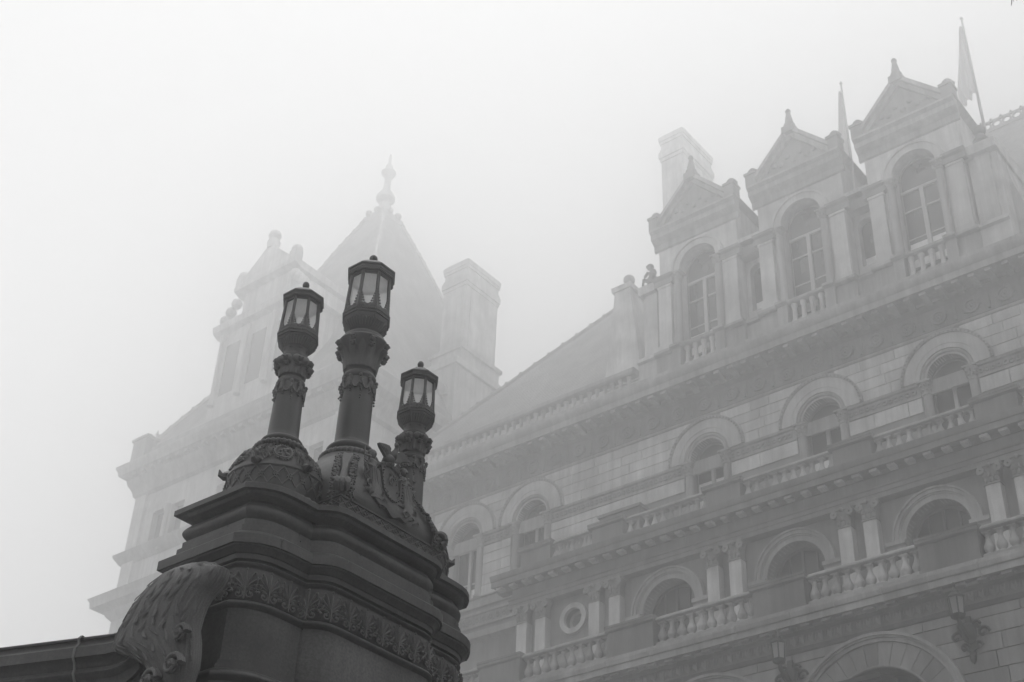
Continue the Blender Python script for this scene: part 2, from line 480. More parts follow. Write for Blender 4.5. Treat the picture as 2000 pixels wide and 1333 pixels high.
# --- disc frieze and main cornice
c = MB()
c.exx([(YM + .02, 36.84), (YM - .05, 36.86), (YM - .05, 37.9), (YM - .2, 37.98), (YM - .28, 38.06), (YM + .02, 38.1)], -54.9, X1)
fr = node('frieze', c, M_CARVE)
md = MB().ring(0, 0, .27, .36, -.12, 0, 0, 2 * PI, 20)
md.ring(0, 0, .0001, .27, -.05, 0, 0, 2 * PI, 20)
for k in range(9):
    a = 2 * PI * k / 9; md.ball((.15 * math.cos(a), -.06, .15 * math.sin(a)), .075, 6, 4, (1, .6, 1))
md.ball((0, -.07, 0), .07, 8, 5)
for k in range(12):
    a = 2 * PI * k / 12; md.ball((.42 * math.cos(a), -.03, .42 * math.sin(a)), .05, 5, 4, (1, .8, 1))
me_disc = md.mesh('rosette', M_CARVE)
mt = MB()
for s in (-1, 1):
    mt.add([(s * .05, -.02, -.4), (s * .2, -.09, -.1), (s * .24, -.03, .2), (s * .05, -.08, .35), (0, -.03, 0)], [(0, 1, 4), (1, 2, 4), (2, 3, 4), (3, 0, 4)])
mt.box(-.05, .05, -.1, 0, -.42, .42)
me_trig = mt.mesh('palm_ornament', M_CARVE)
x = -29.97 + .375 * 4 - 1.5 * 17
while x < -6:
    obj('rosette', me_disc, fr, (x, YM - .05, 37.36)); obj('palm_ornament', me_trig, fr, (x + .755, YM - .05, 37.36))
    x += BAY / 4
c = MB()
CY = YM - 1.15
c.exx([(YM + .02, 38.1), (YM - .3, 38.12), (YM - .35, 38.25), (CY + .12, 38.28), (CY, 38.3), (CY - .02, 38.62), (CY - .1, 38.72), (CY - .16, 38.92), (CY - .16, 39.0), (YM + .02, 39.12)], -54.9, X1)
corn = node('cornice', c, M_TRIM)
mo = MB().exy([(-.13, 0), (.13, 0), (.13, -.02), (-.13, -.02)], -.75, -.02)
mo = MB().exx([(-.78, .17), (-.78, .03), (-.7, -.0), (-.45, .02), (-.25, -.08), (-.02, -.12), (-.02, .17)], -.14, .14)
me_mod = mo.mesh('modillion', M_TRIM)
x = -54.2
while x < -7: obj('modillion', me_mod, corn, (x, YM - .28, 38.1)); x += BAY / 8
# blocking course
c = MB().exx([(YM + .02, 39.1), (YM - .75, 39.12), (YM - .75, 39.42), (YM - .6, 39.46), (YM - .6, 39.74), (YM + .35, 39.74), (YM + .35, 39.1)], -54.9, X1)
node('blocking_course', c, M_TRIM)

# --- top balustrade of the left wing (columnar balusters)
me_tb = MB().lathe([(.15, 0), (.15, .08), (.11, .12), (.105, .55), (.12, .6), (.15, .66), (.15, .74)], 12).mesh('baluster', M_WALL)
c = MB().exx([(YM - .52, 40.47), (YM - .6, 40.55), (YM - .6, 40.75), (YM - .5, 40.84), (YM - .02, 40.84), (YM + .06, 40.75), (YM + .06, 40.55), (YM - .02, 40.47)], -54.6, -33.75)
tbal = node('balustrade', c, M_TRIM)
x = -54.2
while x < -33.9: obj('baluster', me_tb, tbal, (x, YM - .27, 39.735)); x += .5

# --- the three gabled dormers
def dormer(cx, first, last, blind):
    d = MB()
    d.wall_arch(cx - 2.36, cx + 2.36, 39.74, 47.9, YM, YM + .75, [(cx, 1.1, 40.05, 46.2)])
    d.box(cx - 2.36, cx + 2.36, YM + 1.1, YM + 6, 39.74, 49.0)
    for s in (-1, 1): d.box(min(cx + s * 2.36, cx + s * 1.2), max(cx + s * 2.36, cx + s * 1.2), YM + .02, YM + 1.1, 39.74, 47.9)
    d.box(cx - 2.36, cx + 2.36, YM + .02, YM + 1.1, 47.9, 49.0)
    dm = node('dormer', d, M_WALL)
    # stage with little balustrade and parapet panels
    c = MB()
    for s in (-1, 1):
        a, b = sorted((cx + s * 1.0, cx + s * 2.56)); c.box(a, b, YM - .22, YM + .05, 39.74, 40.98)
        a, b = sorted((cx + s * 1.0, cx + s * 1.52)); c.box(a, b, YM - .42, YM - .2, 39.74, 40.98)
    c.exx([(YM - .36, 40.98), (YM - .44, 41.06), (YM - .44, 41.2), (YM - .36, 41.27), (YM + .0, 41.3), (YM + .06, 40.98)], cx - 2.6, cx + 2.6)
    for s in (-1, 1):
        a, b = sorted((cx + s * .98, cx + s * 1.56)); c.exx([(YM - .44, 40.99), (YM - .6, 41.07), (YM - .6, 41.21), (YM - .44, 41.29)], a, b)
    c.box(cx - 1.0, cx + 1.0, YM - .3, YM + .1, 39.74, 39.95)
    BP('parapet', c, M_TRIM, dm)
    for k in range(4): obj('baluster', me_tb, dm, (cx - .72 + .48 * k, YM - .2, 39.94), scale=(1.05, 1.05, 1.4))
    # pilasters, colonnettes, impost
    for s in (-1, 1):
        colonnette(dm, cx + s * 1.22, YM - .08, 41.3, 45.35, .2, M_TRIM, .55)
        a, b = sorted((cx + s * 1.6, cx + s * 2.36))
        q = MB().box(a, b, YM - .2, YM + .02, 41.3, 45.4); q.box(a - .06, b + .06, YM - .25, YM + .02, 41.3, 41.62); q.box(a - .04, b + .04, YM - .24, YM + .02, 45.25, 45.4)
        BP('pilaster', q, M_WALL, dm)
        a, b = sorted((cx + s * 1.45, cx + s * 2.6))
        BP('impost', MB().exx([(YM + .02, 45.42), (YM - .24, 45.44), (YM - .24, 45.76), (YM - .36, 45.85), (YM - .4, 45.98), (YM + .02, 46.02)], a, b), M_CARVE, dm)
    a_ = MB().ring(cx, 46.15, 1.1, 1.46, YM - .1, YM + .02); a_.ring(cx, 46.15, 1.46, 1.58, YM - .18, YM + .02)
    BP('arch', a_, M_WALL, dm)
    # entablature and pediment
    e = MB().exx([(YM + .02, 47.9), (YM - .1, 47.95), (YM - .1, 48.3), (YM - .3, 48.45), (YM - .42, 48.55), (YM - .42, 48.85), (YM - .6, 48.98), (YM - .6, 49.1), (YM + .02, 49.2)], cx - 2.6, cx + 2.6)
    BP('entablature', e, M_TRIM, dm)
    t = MB().exy([(cx - 2.5, 49.2), (cx + 2.5, 49.2), (cx, 51.9)], YM - .1, YM + .5)
    BP('tympanum', t, M_CARVE, dm)
    r = MB(); hw = 2.66; z0, z1 = 49.18, 52.1
    for s in (-1, 1):
        nx, nz = -(z1 - z0), hw; L = math.hypot(nx, nz); nx, nz = nx / L, nz / L
        for (h0, h1, yf) in ((-.42, -.18, -.3), (-.18, .02, -.5)):
            q = [(cx + s * -(-hw - nx * 0) + s * nx * 0, z0)]
            r.add([(cx + s * hw + s * -nx * h, yy, z0 + nz * h) for h in (h0, h1) for yy in (YM + yf, YM + 5.5)] + [(cx, yy, z1 + h * L / hw) for h in (h0, h1) for yy in (YM + yf, YM + 5.5)],
                  [(0, 1, 3, 2), (4, 6, 7, 5), (0, 4, 5, 1), (2, 3, 7, 6), (0, 2, 6, 4), (1, 5, 7, 3)])
    BP('gable_roof', r, M_TRIM, dm)
    for s in (-1, 1):
        a = MB().box(cx + s * 2.36 - .28, cx + s * 2.36 + .28, YM - .55, YM + .1, 49.15, 49.85)
        a.box(cx + s * 2.36 - .33, cx + s * 2.36 + .33, YM - .62, YM + .16, 49.85, 50.0)
        for k in range(7):
            a.ball((cx + s * 2.36 - .27 + .09 * k, YM - .25, 50.06 + .3 * math.sin(PI * k / 6)), .14, 6, 4)
        BP('acroterion', a, M_CARVE, dm)
    f = MB().lathe([(.3, 51.95), (.3, 52.25), (.22, 52.32), (.2, 52.6), (.13, 53.0), (.1, 53.1), (.14, 53.16), (.15, 53.25), (.09, 53.36), (.02, 53.42)], 12, cx, YM - .25)
    f.box(cx - .34, cx + .34, YM - .55, YM + .1, 51.6, 52.05)
    BP('finial', f, M_DARK, dm)
    # carving on the tympanum
    q = MB()
    for k in range(9):
        t_ = -1.0 + .25 * k; q.ball((cx + t_ * 1.5, YM - .13, 49.75 + .5 * (1 - abs(t_)) * (k % 2) + .2), .17, 6, 4, (1, .5, 1))
    stuff(BP('carving', q, M_CARVE, dm))
    w_ = sash_window(cx, 1.08, 40.9, 46.2, 45.42, YM + .6, .2, blind=blind, transoms=(44.25,))
for i, cx in enumerate(BC): dormer(cx, i == 0, i == 2, (1.25, 0.0, 1.5)[i])
# recessed bays between the dormers and the wings at both ends
for k, (a, b) in enumerate(((-27.605, -26.325), (-21.595, -20.315))):
    m = MB().wall_arch(a, b, 39.74, 46.4, YM + .7, YM + 1.2, [((a + b) / 2, .42, 42.3, 44.7)])
    m.box(a, b, YM + 1.6, YM + 5, 39.74, 46.6)
    m.exx([(YM + .7, 46.4), (YM - .05, 46.2), (YM - .1, 46.4), (YM + 1.4, 47.0), (YM + 5, 47.0), (YM + 5, 46.4)], a, b)
    rb = node('recessed_bay', m, M_WALL)
    BP('impost', MB().exx([(YM + .7, 45.42), (YM + .2, 45.44), (YM + .14, 45.98), (YM + .7, 46.02)], a, b), M_CARVE, rb)
    BP('parapet', MB().exx([(YM + .7, 39.74), (YM + .02, 39.74), (YM + .02, 40.98), (YM - .12, 41.06), (YM - .12, 41.24), (YM + .7, 41.3)], a, b), M_TRIM, rb)
    BP('pane', MB().add([((a + b) / 2 + x_, YM + 1.1, z_) for x_, z_ in ((-.42, 42.3), (.42, 42.3), (.42, 45.15), (-.42, 45.15))], [(0, 1, 2, 3)]), M_GLASS, rb, 0)
    BP('blind', MB().add([((a + b) / 2 + x_, YM + 1.08, z_) for x_, z_ in ((-.4, 42.32), (.4, 42.32), (.4, 43.0), (-.4, 43.0))], [(0, 1, 2, 3)]), M_BLIND, rb, 0)
def ball_finial(parent, x, y, z, r, mat=M_DARK):
    f = MB().lathe([(r * 1.3, z), (r * 1.3, z + r * .4), (r * .95, z + r * .6), (r * .8, z + r * 1.4), (r * .5, z + r * 1.7)], 12, x, y)
    f.ball((x, y, z + r * 2.5), r, 14, 9)
    return BP('ball_finial', f, mat, parent)
for s, xa, xb in ((-1, -33.55, -32.42), (1, -15.48, -14.1)):
    m = MB().box(xa, xb, YM + .25, YM + 4, 39.74, 45.45)
    m.exx([(YM + .3, 45.45), (YM - .1, 45.5), (YM - .2, 45.95), (YM + .3, 46.2), (YM + 4, 46.2), (YM + 4, 45.45)], xa - .1, xb + .1)
    m.exx([(YM + .3, 39.74), (YM - .2, 39.74), (YM - .2, 40.98), (YM - .36, 41.06), (YM - .36, 41.24), (YM + .3, 41.3)], xa - .1, xb + .1)
    wg = node('dormer_wing', m, M_WALL)
    xc = (xa + xb) / 2
    BP('pilaster', MB().box(xc - .36, xc + .36, YM + .1, YM + .27, 41.3, 45.45), M_WALL, wg)
    if s > 0: ball_finial(wg, xc + .1, YM + .25, 46.2, .3)
    # scrolled buttress running down to the roof
    pts = [(0, 45.4)] + [(2.6 * t ** 1.6, 45.4 - 5.4 * t) for t in (.15, .3, .45, .6, .75, .9, 1.0)] + [(0, 40.0)]
    e = xb if s > 0 else xa
    BP('scroll_buttress', MB().exy([(e + s * u * .55, z) for u, z in pts], YM + 1.2, YM + 2.0), M_WALL, wg)
# small seated putto over the left wing
def putto(parent, x, y, z):
    m = MB().ball((x, y, z + .2), .34, 12, 8, (1.0, .8, .9)).ball((x + .02, y, z + .62), .24, 12, 8, (.9, .8, 1.35)).ball((x - .06, y - .06, z + 1.1), .2, 12, 8)
    m.tube([(x - .2, y - .1, z + .78), (x - .36, y - .15, z + .5), (x - .42, y - .2, z + .25)], [.09, .075, .06]); m.tube([(x + .2, y - .1, z + .76), (x + .32, y - .14, z + .5), (x + .3, y - .22, z + .3)], [.09, .075, .06])
    m.tube([(x - .12, y - .1, z + .15), (x - .3, y - .35, z + .12), (x - .32, y - .42, z - .25)], [.13, .11, .07]); m.tube([(x + .12, y - .1, z + .15), (x + .2, y - .38, z + .1), (x + .2, y - .44, z - .25)], [.13, .11, .07])
    m.ball((x - .22, y - .1, z + 1.16), .09, 8, 6)
    return BP('carved_figure', m, M_DARK, parent)
putto(wg if False else bpy.data.objects['dormer_wing'], -32.95, YM + .2, 46.22)
m = MB().exy([(-37.6, 42.3), (-35.2, 42.3), (-35.35, 44.5), (-35.6, 46.5), (-35.85, 48.6), (-36.85, 48.6), (-37.1, 46.5), (-37.35, 44.5)], 52.3, 53.7); m.exx([(52.2, 48.6), (52.15, 48.9), (53.85, 48.9), (53.8, 48.6)], -37.0, -35.7)
pd = node('roof_pedestal', m, M_WALL); ball_finial(pd, -36.35, 53, 48.9, .34, M_TRIM)

# --- main roof: hip at the left, tiled
TANR = 1.54                                    # 57 degree slope
EA, RI = Vector((-58.4, 51.0, 40.0)), Vector((-39.4, 62.9, 58.3))
xr = 13.5
def hipp(z): return EA + (RI - EA) * ((z - 40.0) / 18.3)
r = MB()
zt = 44.6                                      # below this the hip runs into the tower
rows = []
for z in (39.9, zt, 58.3):
    h = hipp(z); x_ = max(h.x, -54.88) if z < zt + .01 else h.x
    rows.append([(x_, 2 * RI.y - h.y, z), (x_, h.y, z), (xr, h.y, z), (xr, 2 * RI.y - h.y, z)])
r.grid(rows, cu=True)
roof = node('roof', r, M_ROOF, smooth=0)
tl = MB(); z = 40.1
while z < 58.2:
    h, h1 = hipp(z), hipp(min(58.3, z + .22)); xa = max(h.x, -54.86)
    tl.add([(xa, h.y - .07, z), (xr, h.y - .07, z), (xr, h1.y - .012, z + .22), (max(h1.x, -54.86), h1.y - .012, z + .22), (xa, h.y - .055, z - .06), (xr, h.y - .055, z - .06)], [(0, 1, 2, 3), (0, 4, 5, 1)])
    z += .22
stuff(BP('tile_courses', tl, M_ROOF, roof, 0))
BP('hip_ridge', MB().tube([tuple(hipp(z) + Vector((0, 0, .05))) for z in (44, 50, 58.3)], .2, 8), M_ROOF, roof)
me_crk = MB().ball((0, 0, .02), .2, 8, 6, (1, 1, .8)).ball((-.05, -.05, .14), .08, 6, 5).mesh('crocket', M_ROOF)
z = 44.4
while z < 58:
    p = hipp(z); obj('crocket', me_crk, roof, (p.x, p.y, p.z + .15)); z += .72
# ridge cresting with round piercings
cs = MB(); zr = 58.3; yr = RI.y
cs.box(-39.4, xr, yr - .14, yr + .14, zr - .05, zr + .22)
cs.box(-39.4, xr, yr - .06, yr + .06, zr + .72, zr + .84)
crest = BP('ridge_cresting', cs, M_ROOF, roof)
x = -39.2
loops = MB()
while x < xr:
    loops.ring(x + .3, zr + .47, .19, .3, yr - .05, yr + .05, 0, 2 * PI, 12); loops.ball((x + .6, yr, zr + .92), .1, 6, 5)
    x += .6
stuff(BP('cresting_loops', loops, M_ROOF, roof))

# --- chimney behind the dormers, chimney of the tower
def chimney(x0, x1, y0, y1, z0, z1):
    m = MB().box(x0, x1, y0, y1, z0, z1 - 2.4)
    for (o, za, zb) in ((.07, z1 - 2.4, z1 - 2.1), (.15, z1 - 2.1, z1 - 1.6), (.07, z1 - 1.6, z1 - 1.3), (.0, z1 - 1.3, z1 - .8), (.08, z1 - .8, z1 - .55), (.13, z1 - .55, z1 - .15), (.03, z1 - .15, z1)):
        m.box(x0 - o, x1 + o, y0 - o, y1 + o, za, zb)
    # shallow panels
    m.box(x0 + .3, x1 - .3, y0 - .06, y0 + .02, z0, z1 - 3.2); m.box(x1 - .02, x1 + .06, y0 + .5, y1 - .5, z0, z1 - 3.2)
    return node('chimney', m, M_WALL)
chimney(-39.7, -37.95, 62, 65.7, 48, 69.6)

# --- the corner tower
tw = MB()
TX0, TX1, TY0, TY1 = -75.4, -54.9, 50.0, 70.5
tw.box(TX0 + .5, TX1 - .0, TY0 + .6, TY1, GROUND, 48.6)
wx = [-72.6, -70.6, -66.2, -64.1, -59.7, -57.7]
tw.wall_arch(TX0, TX1, GROUND, 47.2, TY0, TY0 + .6, [(x_, .62, 41.6, 44.9, .02) for x_ in wx], n=2)
tw.wall_arch(TX0, TX1, 47.2, 47.21, TY0, TY0 + .6, [])
tw.box(TX0, TX0 + .5, TY0 + .02, TY1, GROUND, 47.2); tw.box(TX0, TX1, TY0 + .02, TY0 + .62, 45.0, 47.2)
tower = node('tower', tw, M_WALL)
for x_ in wx:
    BP('pane', MB().add([(x_ + a, TY0 + .45, b) for a, b in ((-.62, 41.6), (.62, 41.6), (.62, 45), (-.62, 45))], [(0, 1, 2, 3)]), M_GLASS, tower, 0)
for x_ in wx[::2]:
    BP('column', MB().lathe([(.26, 41.6), (.26, 41.8), (.19, 41.9), (.17, 44.3), (.3, 44.8), (.3, 44.95)], 10, x_ + 1.0, TY0 - .1), M_MULL, tower)
c = MB()
def around(prof, m):      # moulding profile (out, z) run round the tower: front, right and left faces
    rows = [[(TX0 - o, TY1, z_), (TX0 - o, TY0 - o, z_), (TX1 + o, TY0 - o, z_), (TX1 + o, TY1, z_)] for o, z_ in prof]
    m.grid(rows)
    return m
around([(.01, 46.5), (.25, 46.7), (.3, 47.0), (.45, 47.3), (.6, 47.5), (.7, 47.9), (1.15, 48.2), (1.2, 48.5), (1.35, 48.75), (1.35, 48.9), (-.3, 49.3)], c)
BP('cornice', c, M_TRIM, tower)
c = around([(.01, 42.0 - .6), (.2, 41.5), (.55, 42.0), (.6, 42.2), (.05, 42.35)], MB()); BP('sill_course', c, M_TRIM, tower)
c = around([(.01, 37.5), (.3, 37.8), (.45, 38.1), (1.1, 38.3), (1.15, 38.7), (1.3, 38.95), (.05, 39.3)], MB()); BP('cornice', c, M_TRIM, tower)
c = around([(.01, 35.9), (.2, 36.1), (.25, 36.4), (.01, 36.5)], MB()); BP('string_course', c, M_TRIM, tower)
for x_ in (TX0 + .1, TX1 - 1.2):
    BP('pilaster', MB().box(x_, x_ + 1.15, TY0 - .2, TY0 + .02, 39.3, 46.5), M_WALL, tower)
mo = MB()
x_ = TX0 + .3
while x_ < TX1: mo.box(x_, x_ + .35, TY0 - 1.05, TY0 - .4, 47.9, 48.2); x_ += .9
stuff(BP('modillion_row', mo, M_TRIM, tower))
# parapet with corner blocks
pp = MB().box(TX0 - .3, TX1 + .3, TY0 - .3, TY0 + .3, 49.1, 50.3); pp.box(TX0 - .3, TX0 + .3, TY0 + .32, TY1, 49.1, 50.3); pp.box(TX1 - .3, TX1 + .3, TY0 + .32, TY1, 49.1, 50.3)
for x_ in (TX0 - .75, TX1 - .7): pp.box(x_, x_ + 1.5, TY0 - .75, TY0 + .7, 49.0, 51.0); pp.box(x_ - .12, x_ + 1.62, TY0 - .87, TY0 + .8, 51.0, 51.2)
for k in range(5): pp.ball((TX0 - .55 + .28 * k, TY0 - .4, 51.28), .16, 6, 4)
BP('parapet', pp, M_TRIM, tower)
# bell-cast pyramid roof
TR = [(-.12, 50.2), (.3, 51.2), (1.04, 52.6), (2.64, 55.5), (4.4, 60.1), (6.3, 65.4), (7.95, 69.95), (9.2, 73.1)]
rf = MB().grid([[(TX0 + s, TY0 + s, z_), (TX1 - s, TY0 + s, z_), (TX1 - s, TY1 - s, z_), (TX0 + s, TY1 - s, z_)] for s, z_ in TR], cu=True, cap1=True)
troof = node('tower_roof', rf, M_HAZED_SLATE, smooth=0)
tl = MB()
z_ = 51.0
def tr_at(z):
    for (s0, z0), (s1, z1) in zip(TR, TR[1:]):
        if z <= z1: return s0 + (s1 - s0) * (z - z0) / (z1 - z0)
    return TR[-1][0]
while z_ < 72.9:
    s0, s1 = tr_at(z_) - .07, tr_at(z_ + .28) - .01
    tl.grid([[(TX0 + s, TY0 + s, zz), (TX1 - s, TY0 + s, zz), (TX1 - s, TY1 - s, zz), (TX0 + s, TY1 - s, zz)] for s, zz in ((s0, z_), (s1, z_ + .28))], cu=True)
    z_ += .28
stuff(BP('tile_courses', tl, M_HAZED_SLATE, troof, 0))
hr = MB()
for sx, sy in ((0, 0), (1, 0), (0, 1), (1, 1)):
    pts = [((TX0 + s) if not sx else (TX1 - s), (TY0 + s) if not sy else (TY1 - s), z_ + .05) for s, z_ in TR]
    hr.tube(pts, .2, 6)
    for t in range(26):
        zz = 51.5 + t * .85; s = tr_at(zz); hr.ball(((TX0 + s) if not sx else (TX1 - s), (TY0 + s) if not sy else (TY1 - s), zz + .18), .2, 6, 4)
BP('hip_ridge', hr, M_HAZED_SLATE, troof)
for k in range(3): hr2 = BP('spike', MB().lathe([(.1, 0), (.07, .5), (.14, .6), (.02, 1.0)], 8), M_ROOF, troof, loc=(TX0 + .3 + .75 * k, TY0 + .3 + .75 * k, 51.2 + .8 * k))
tcx, tcy = (TX0 + TX1) / 2, (TY0 + TY1) / 2
sp = MB().box(tcx - 1.15, tcx + 1.15, tcy - 1.15, tcy + 1.15, 73.0, 73.5)
for k in range(8):
    a = 2 * PI * k / 8 + PI / 8; sp.ball((tcx + 1.25 * math.cos(a), tcy + 1.25 * math.sin(a), 73.6), .32, 8, 6)
sp.lathe([(1.0, 73.5), (.75, 74.2), (.5, 74.9), (.45, 75.2), (.78, 75.6), (.78, 75.9), (.5, 76.4), (.32, 76.7), (.28, 77.9), (.4, 78.1), (.62, 78.45), (.62, 78.6), (.36, 78.8), (.3, 79.3), (.16, 79.5), (.12, 80.4), (.03, 80.7)], 14, tcx, tcy)
BP('spire', sp, M_HAZED_SLATE, troof)
# tower dormer
td = MB().box(-69.4, -60.9, TY0 + .0, TY0 + 7, 49.2, 57.9)
td.exx([(TY0 + .1, 57.7), (TY0 - .4, 58.0), (TY0 - .5, 58.5), (TY0 + .1, 58.8), (TY0 + 7, 58.8), (TY0 + 7, 57.7)], -69.9, -60.4)
td.box(-67.6, -62.7, TY0 + .05, TY0 + 7, 58.6, 60.9)
td.exx([(TY0 + .1, 60.8), (TY0 - .45, 61.05), (TY0 - .5, 61.3), (TY0 + .1, 61.4), (TY0 + 7, 61.4), (TY0 + 7, 60.8)], -68.3, -62.0)
td.exy([(-68.2, 61.3), (-62.1, 61.3), (-65.15, 64.1)], TY0 - .4, TY0 + 7)
for s in (-1, 1):
    for k in range(3): td.ball((-65.15 + s * (4.0 - .5 * k), TY0 - .1, 59.0 + .55 * k), .42, 8, 6)
    td.box(-65.15 + s * 2.75 - .35, -65.15 + s * 2.75 + .35, TY0 - .45, TY0 + .2, 61.3, 62.2)
    td.ball((-65.15 + s * 2.75, TY0 - .1, 62.4), .42, 8, 6)
tdm = node('dormer', td, M_WALL)
BP('finial', MB().lathe([(.45, 63.7), (.45, 64.0), (.5, 64.3), (.35, 64.6), (.5, 64.9), (.42, 65.2), (.1, 65.4)], 10, -65.15, TY0 - .1), M_WALL, tdm)
for x_ in (-67.8, -65.15, -62.5):
    BP('pane', MB().box(x_ - .7, x_ + .7, TY0 - .02, TY0 + .1, 52.4, 56.6), M_GLASS, tdm, 0)
    BP('column', MB().lathe([(.24, 51.6), (.24, 51.8), (.14, 51.9), (.13, 57.0), (.19, 57.25), (.19, 57.4)], 10, x_ - 1.05, TY0 - .25), M_MULL, tdm)
BP('column', MB().lathe([(.24, 51.6), (.24, 51.8), (.14, 51.9), (.13, 57.0), (.19, 57.25), (.19, 57.4)], 10, -61.4, TY0 - .25), M_MULL, tdm)
ch = chimney(-57.1, -54.95, 59.6, 63.1, 48, 64.4)
br = MB().box(-58.5, -54.5, 58.6, 64.2, 44, 54.4); br.box(-58.7, -54.3, 58.4, 64.4, 54.4, 54.9); br.box(-57.5, -54.75, 59.3, 63.4, 54.9, 56.2); br.box(-57.7, -54.6, 59.15, 63.6, 56.2, 56.5)
BP('chimney_base', br, M_WALL, ch)
BP('blind_arch', MB().ring(-56.5, 52.0, 1.1, 1.5, 58.35, 58.62), M_TRIM, ch)

# ------------------------------------------------------------------ portico tier (second storey)
PX0 = -38.25
PC = [c_ for c_ in AX] + [-5.93, .08]
po = MB()
po.wall_arch(PX0, X1, 19.5, 27.3, YO, YO + .8, [(c_, 1.3, 20.9, 25.4) for c_ in PC] + [(-34.9, .5, 25.65, 26.15)])
po.box(PX0, X1, YO + 1.1, YM - .02, GROUND, 28.3)
po.box(PX0, PX0 + 1.2, YO + .02, YO + 1.1, 19.5, 28.3)
po.box(PX0, X1, YO + .02, YO + 1.1, 27.3, 28.6)
po.box(PX0, X1, YO + .03, YM, GROUND, 19.5)
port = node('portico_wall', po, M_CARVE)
# oculus
oc = MB().ring(-34.9, 26.15, .48, .72, YO - .16, YO + .02, 0, 2 * PI, 32); oc.ring(-34.9, 26.15, .34, .5, YO + .3, YO + .8, 0, 2 * PI, 28)
oco = node('oculus', oc, M_WALL)
BP('pane', MB().add([(-34.9 + .36 * math.cos(2 * PI * k / 20), YO + .75, 26.15 + .36 * math.sin(2 * PI * k / 20)) for k in range(20)], [tuple(range(20))]), M_GLASS, oco, 0)
for c_ in PC[:5]:
    m = MB().ring(c_, 25.4, 1.3, 1.52, YO - .06, YO + .4); m.ring(c_, 25.4, 1.52, 1.58, YO - .1, YO + .02); m.ring(c_, 25.4, 1.58, 1.72, YO - .16, YO + .02); m.ring(c_, 25.4, 1.72, 1.8, YO - .24, YO + .02)
    a = node('arch', m, M_TRIM)
    for s in (-1, 1):
        xa, xb = sorted((c_ + s * 1.3, c_ + s * 1.84)); q = MB().box(xa, xb, YO - .1, YO + .02, 20.9, 24.95)
        xa, xb = sorted((c_ + s * 1.27, c_ + s * 2.05)); q.exx([(YO + .02, 24.98), (YO - .16, 25.0), (YO - .2, 25.14), (YO - .3, 25.2), (YO - .3, 25.36), (YO + .02, 25.39)], xa, xb)
        BP('impost', q, M_TRIM, a)
    f = MB().ring(c_, 25.4, 1.18, 1.3, YO + .62, YO + .75); f.box(c_ - 1.3, c_ + 1.3, YO + .62, YO + .75, 25.2, 25.36)
    f.box(c_ - .05, c_ + .05, YO + .6, YO + .75, 21, 26.6)
    for s in (-1, 1): f.box(c_ + s * 1.24 - .06, c_ + s * 1.24 + .06, YO + .62, YO + .75, 20.9, 25.2); f.box(c_ + s * .62 - .03, c_ + s * .62 + .03, YO + .63, YO + .74, 21, 26.45)
    wd_ = node('window', f, M_SASHD)
    BP('pane', MB().add([(c_ - 1.25, YO + .7, 20.9), (c_ + 1.25, YO + .7, 20.9)] + [(c_ + 1.22 * math.cos(PI * k / 20), YO + .7, 25.4 + 1.22 * math.sin(PI * k / 20)) for k in range(21)], [tuple(range(23))]), M_GLASS, wd_, 0)
# paired pilasters with foliate capitals
cp = MB()
for k in range(5): cp.box(-.3 + .0, .3, -.3, .1, 0, .06)
cp = MB().add([(x_ * w_, y_ * w_ if y_ < 0 else y_, z_) for z_, w_ in ((.06, 1.0), (.45, 1.05), (.72, 1.35)) for x_, y_ in ((-.29, -.3), (.29, -.3), (.29, .05), (-.29, .05))],
              [(0, 1, 5, 4), (1, 2, 6, 5), (3, 0, 4, 7), (4, 5, 9, 8), (5, 6, 10, 9), (7, 4, 8, 11)])
cp.box(-.44, .44, -.46, .05, .72, .82); cp.box(-.32, .32, -.34, .05, 0, .07)
for s in (-1, 1):
    cp.ring(s * .33, .58, .04, .16, -.46, -.3, 0, 2 * PI, 10)
for r_, n_, zz in ((0, 3, .18), (1, 4, .38)):
    for k in range(n_):
        xx = (-.2 + .4 * k / (n_ - 1)); cp.ball((xx, -.33 - .03 * r_, zz), .085, 6, 5, (1, .8, 1.4))
cp.ball((0, -.44, .74), .1, 8, 5)
me_cap = cp.mesh('capital', M_CARVE)
me_pil = MB().box(-.28, .28, -.42, .05, 20.2, 26.44).box(-.35, .35, -.49, .05, 20.2, 20.75).box(-.32, .32, -.46, .05, 20.75, 20.9).mesh('pilaster', M_WALL)
px = []
for p_ in PIER + [-8.93, -2.92]: px += [p_ - .59, p_ + .48]
px += [-37.55, -36.5]
for x_ in px:
    o = obj('pilaster', me_pil, B, Vector((x_, YO, 0)) + OFF)
    obj('capital', me_cap, o, (0, -.12, 26.44))
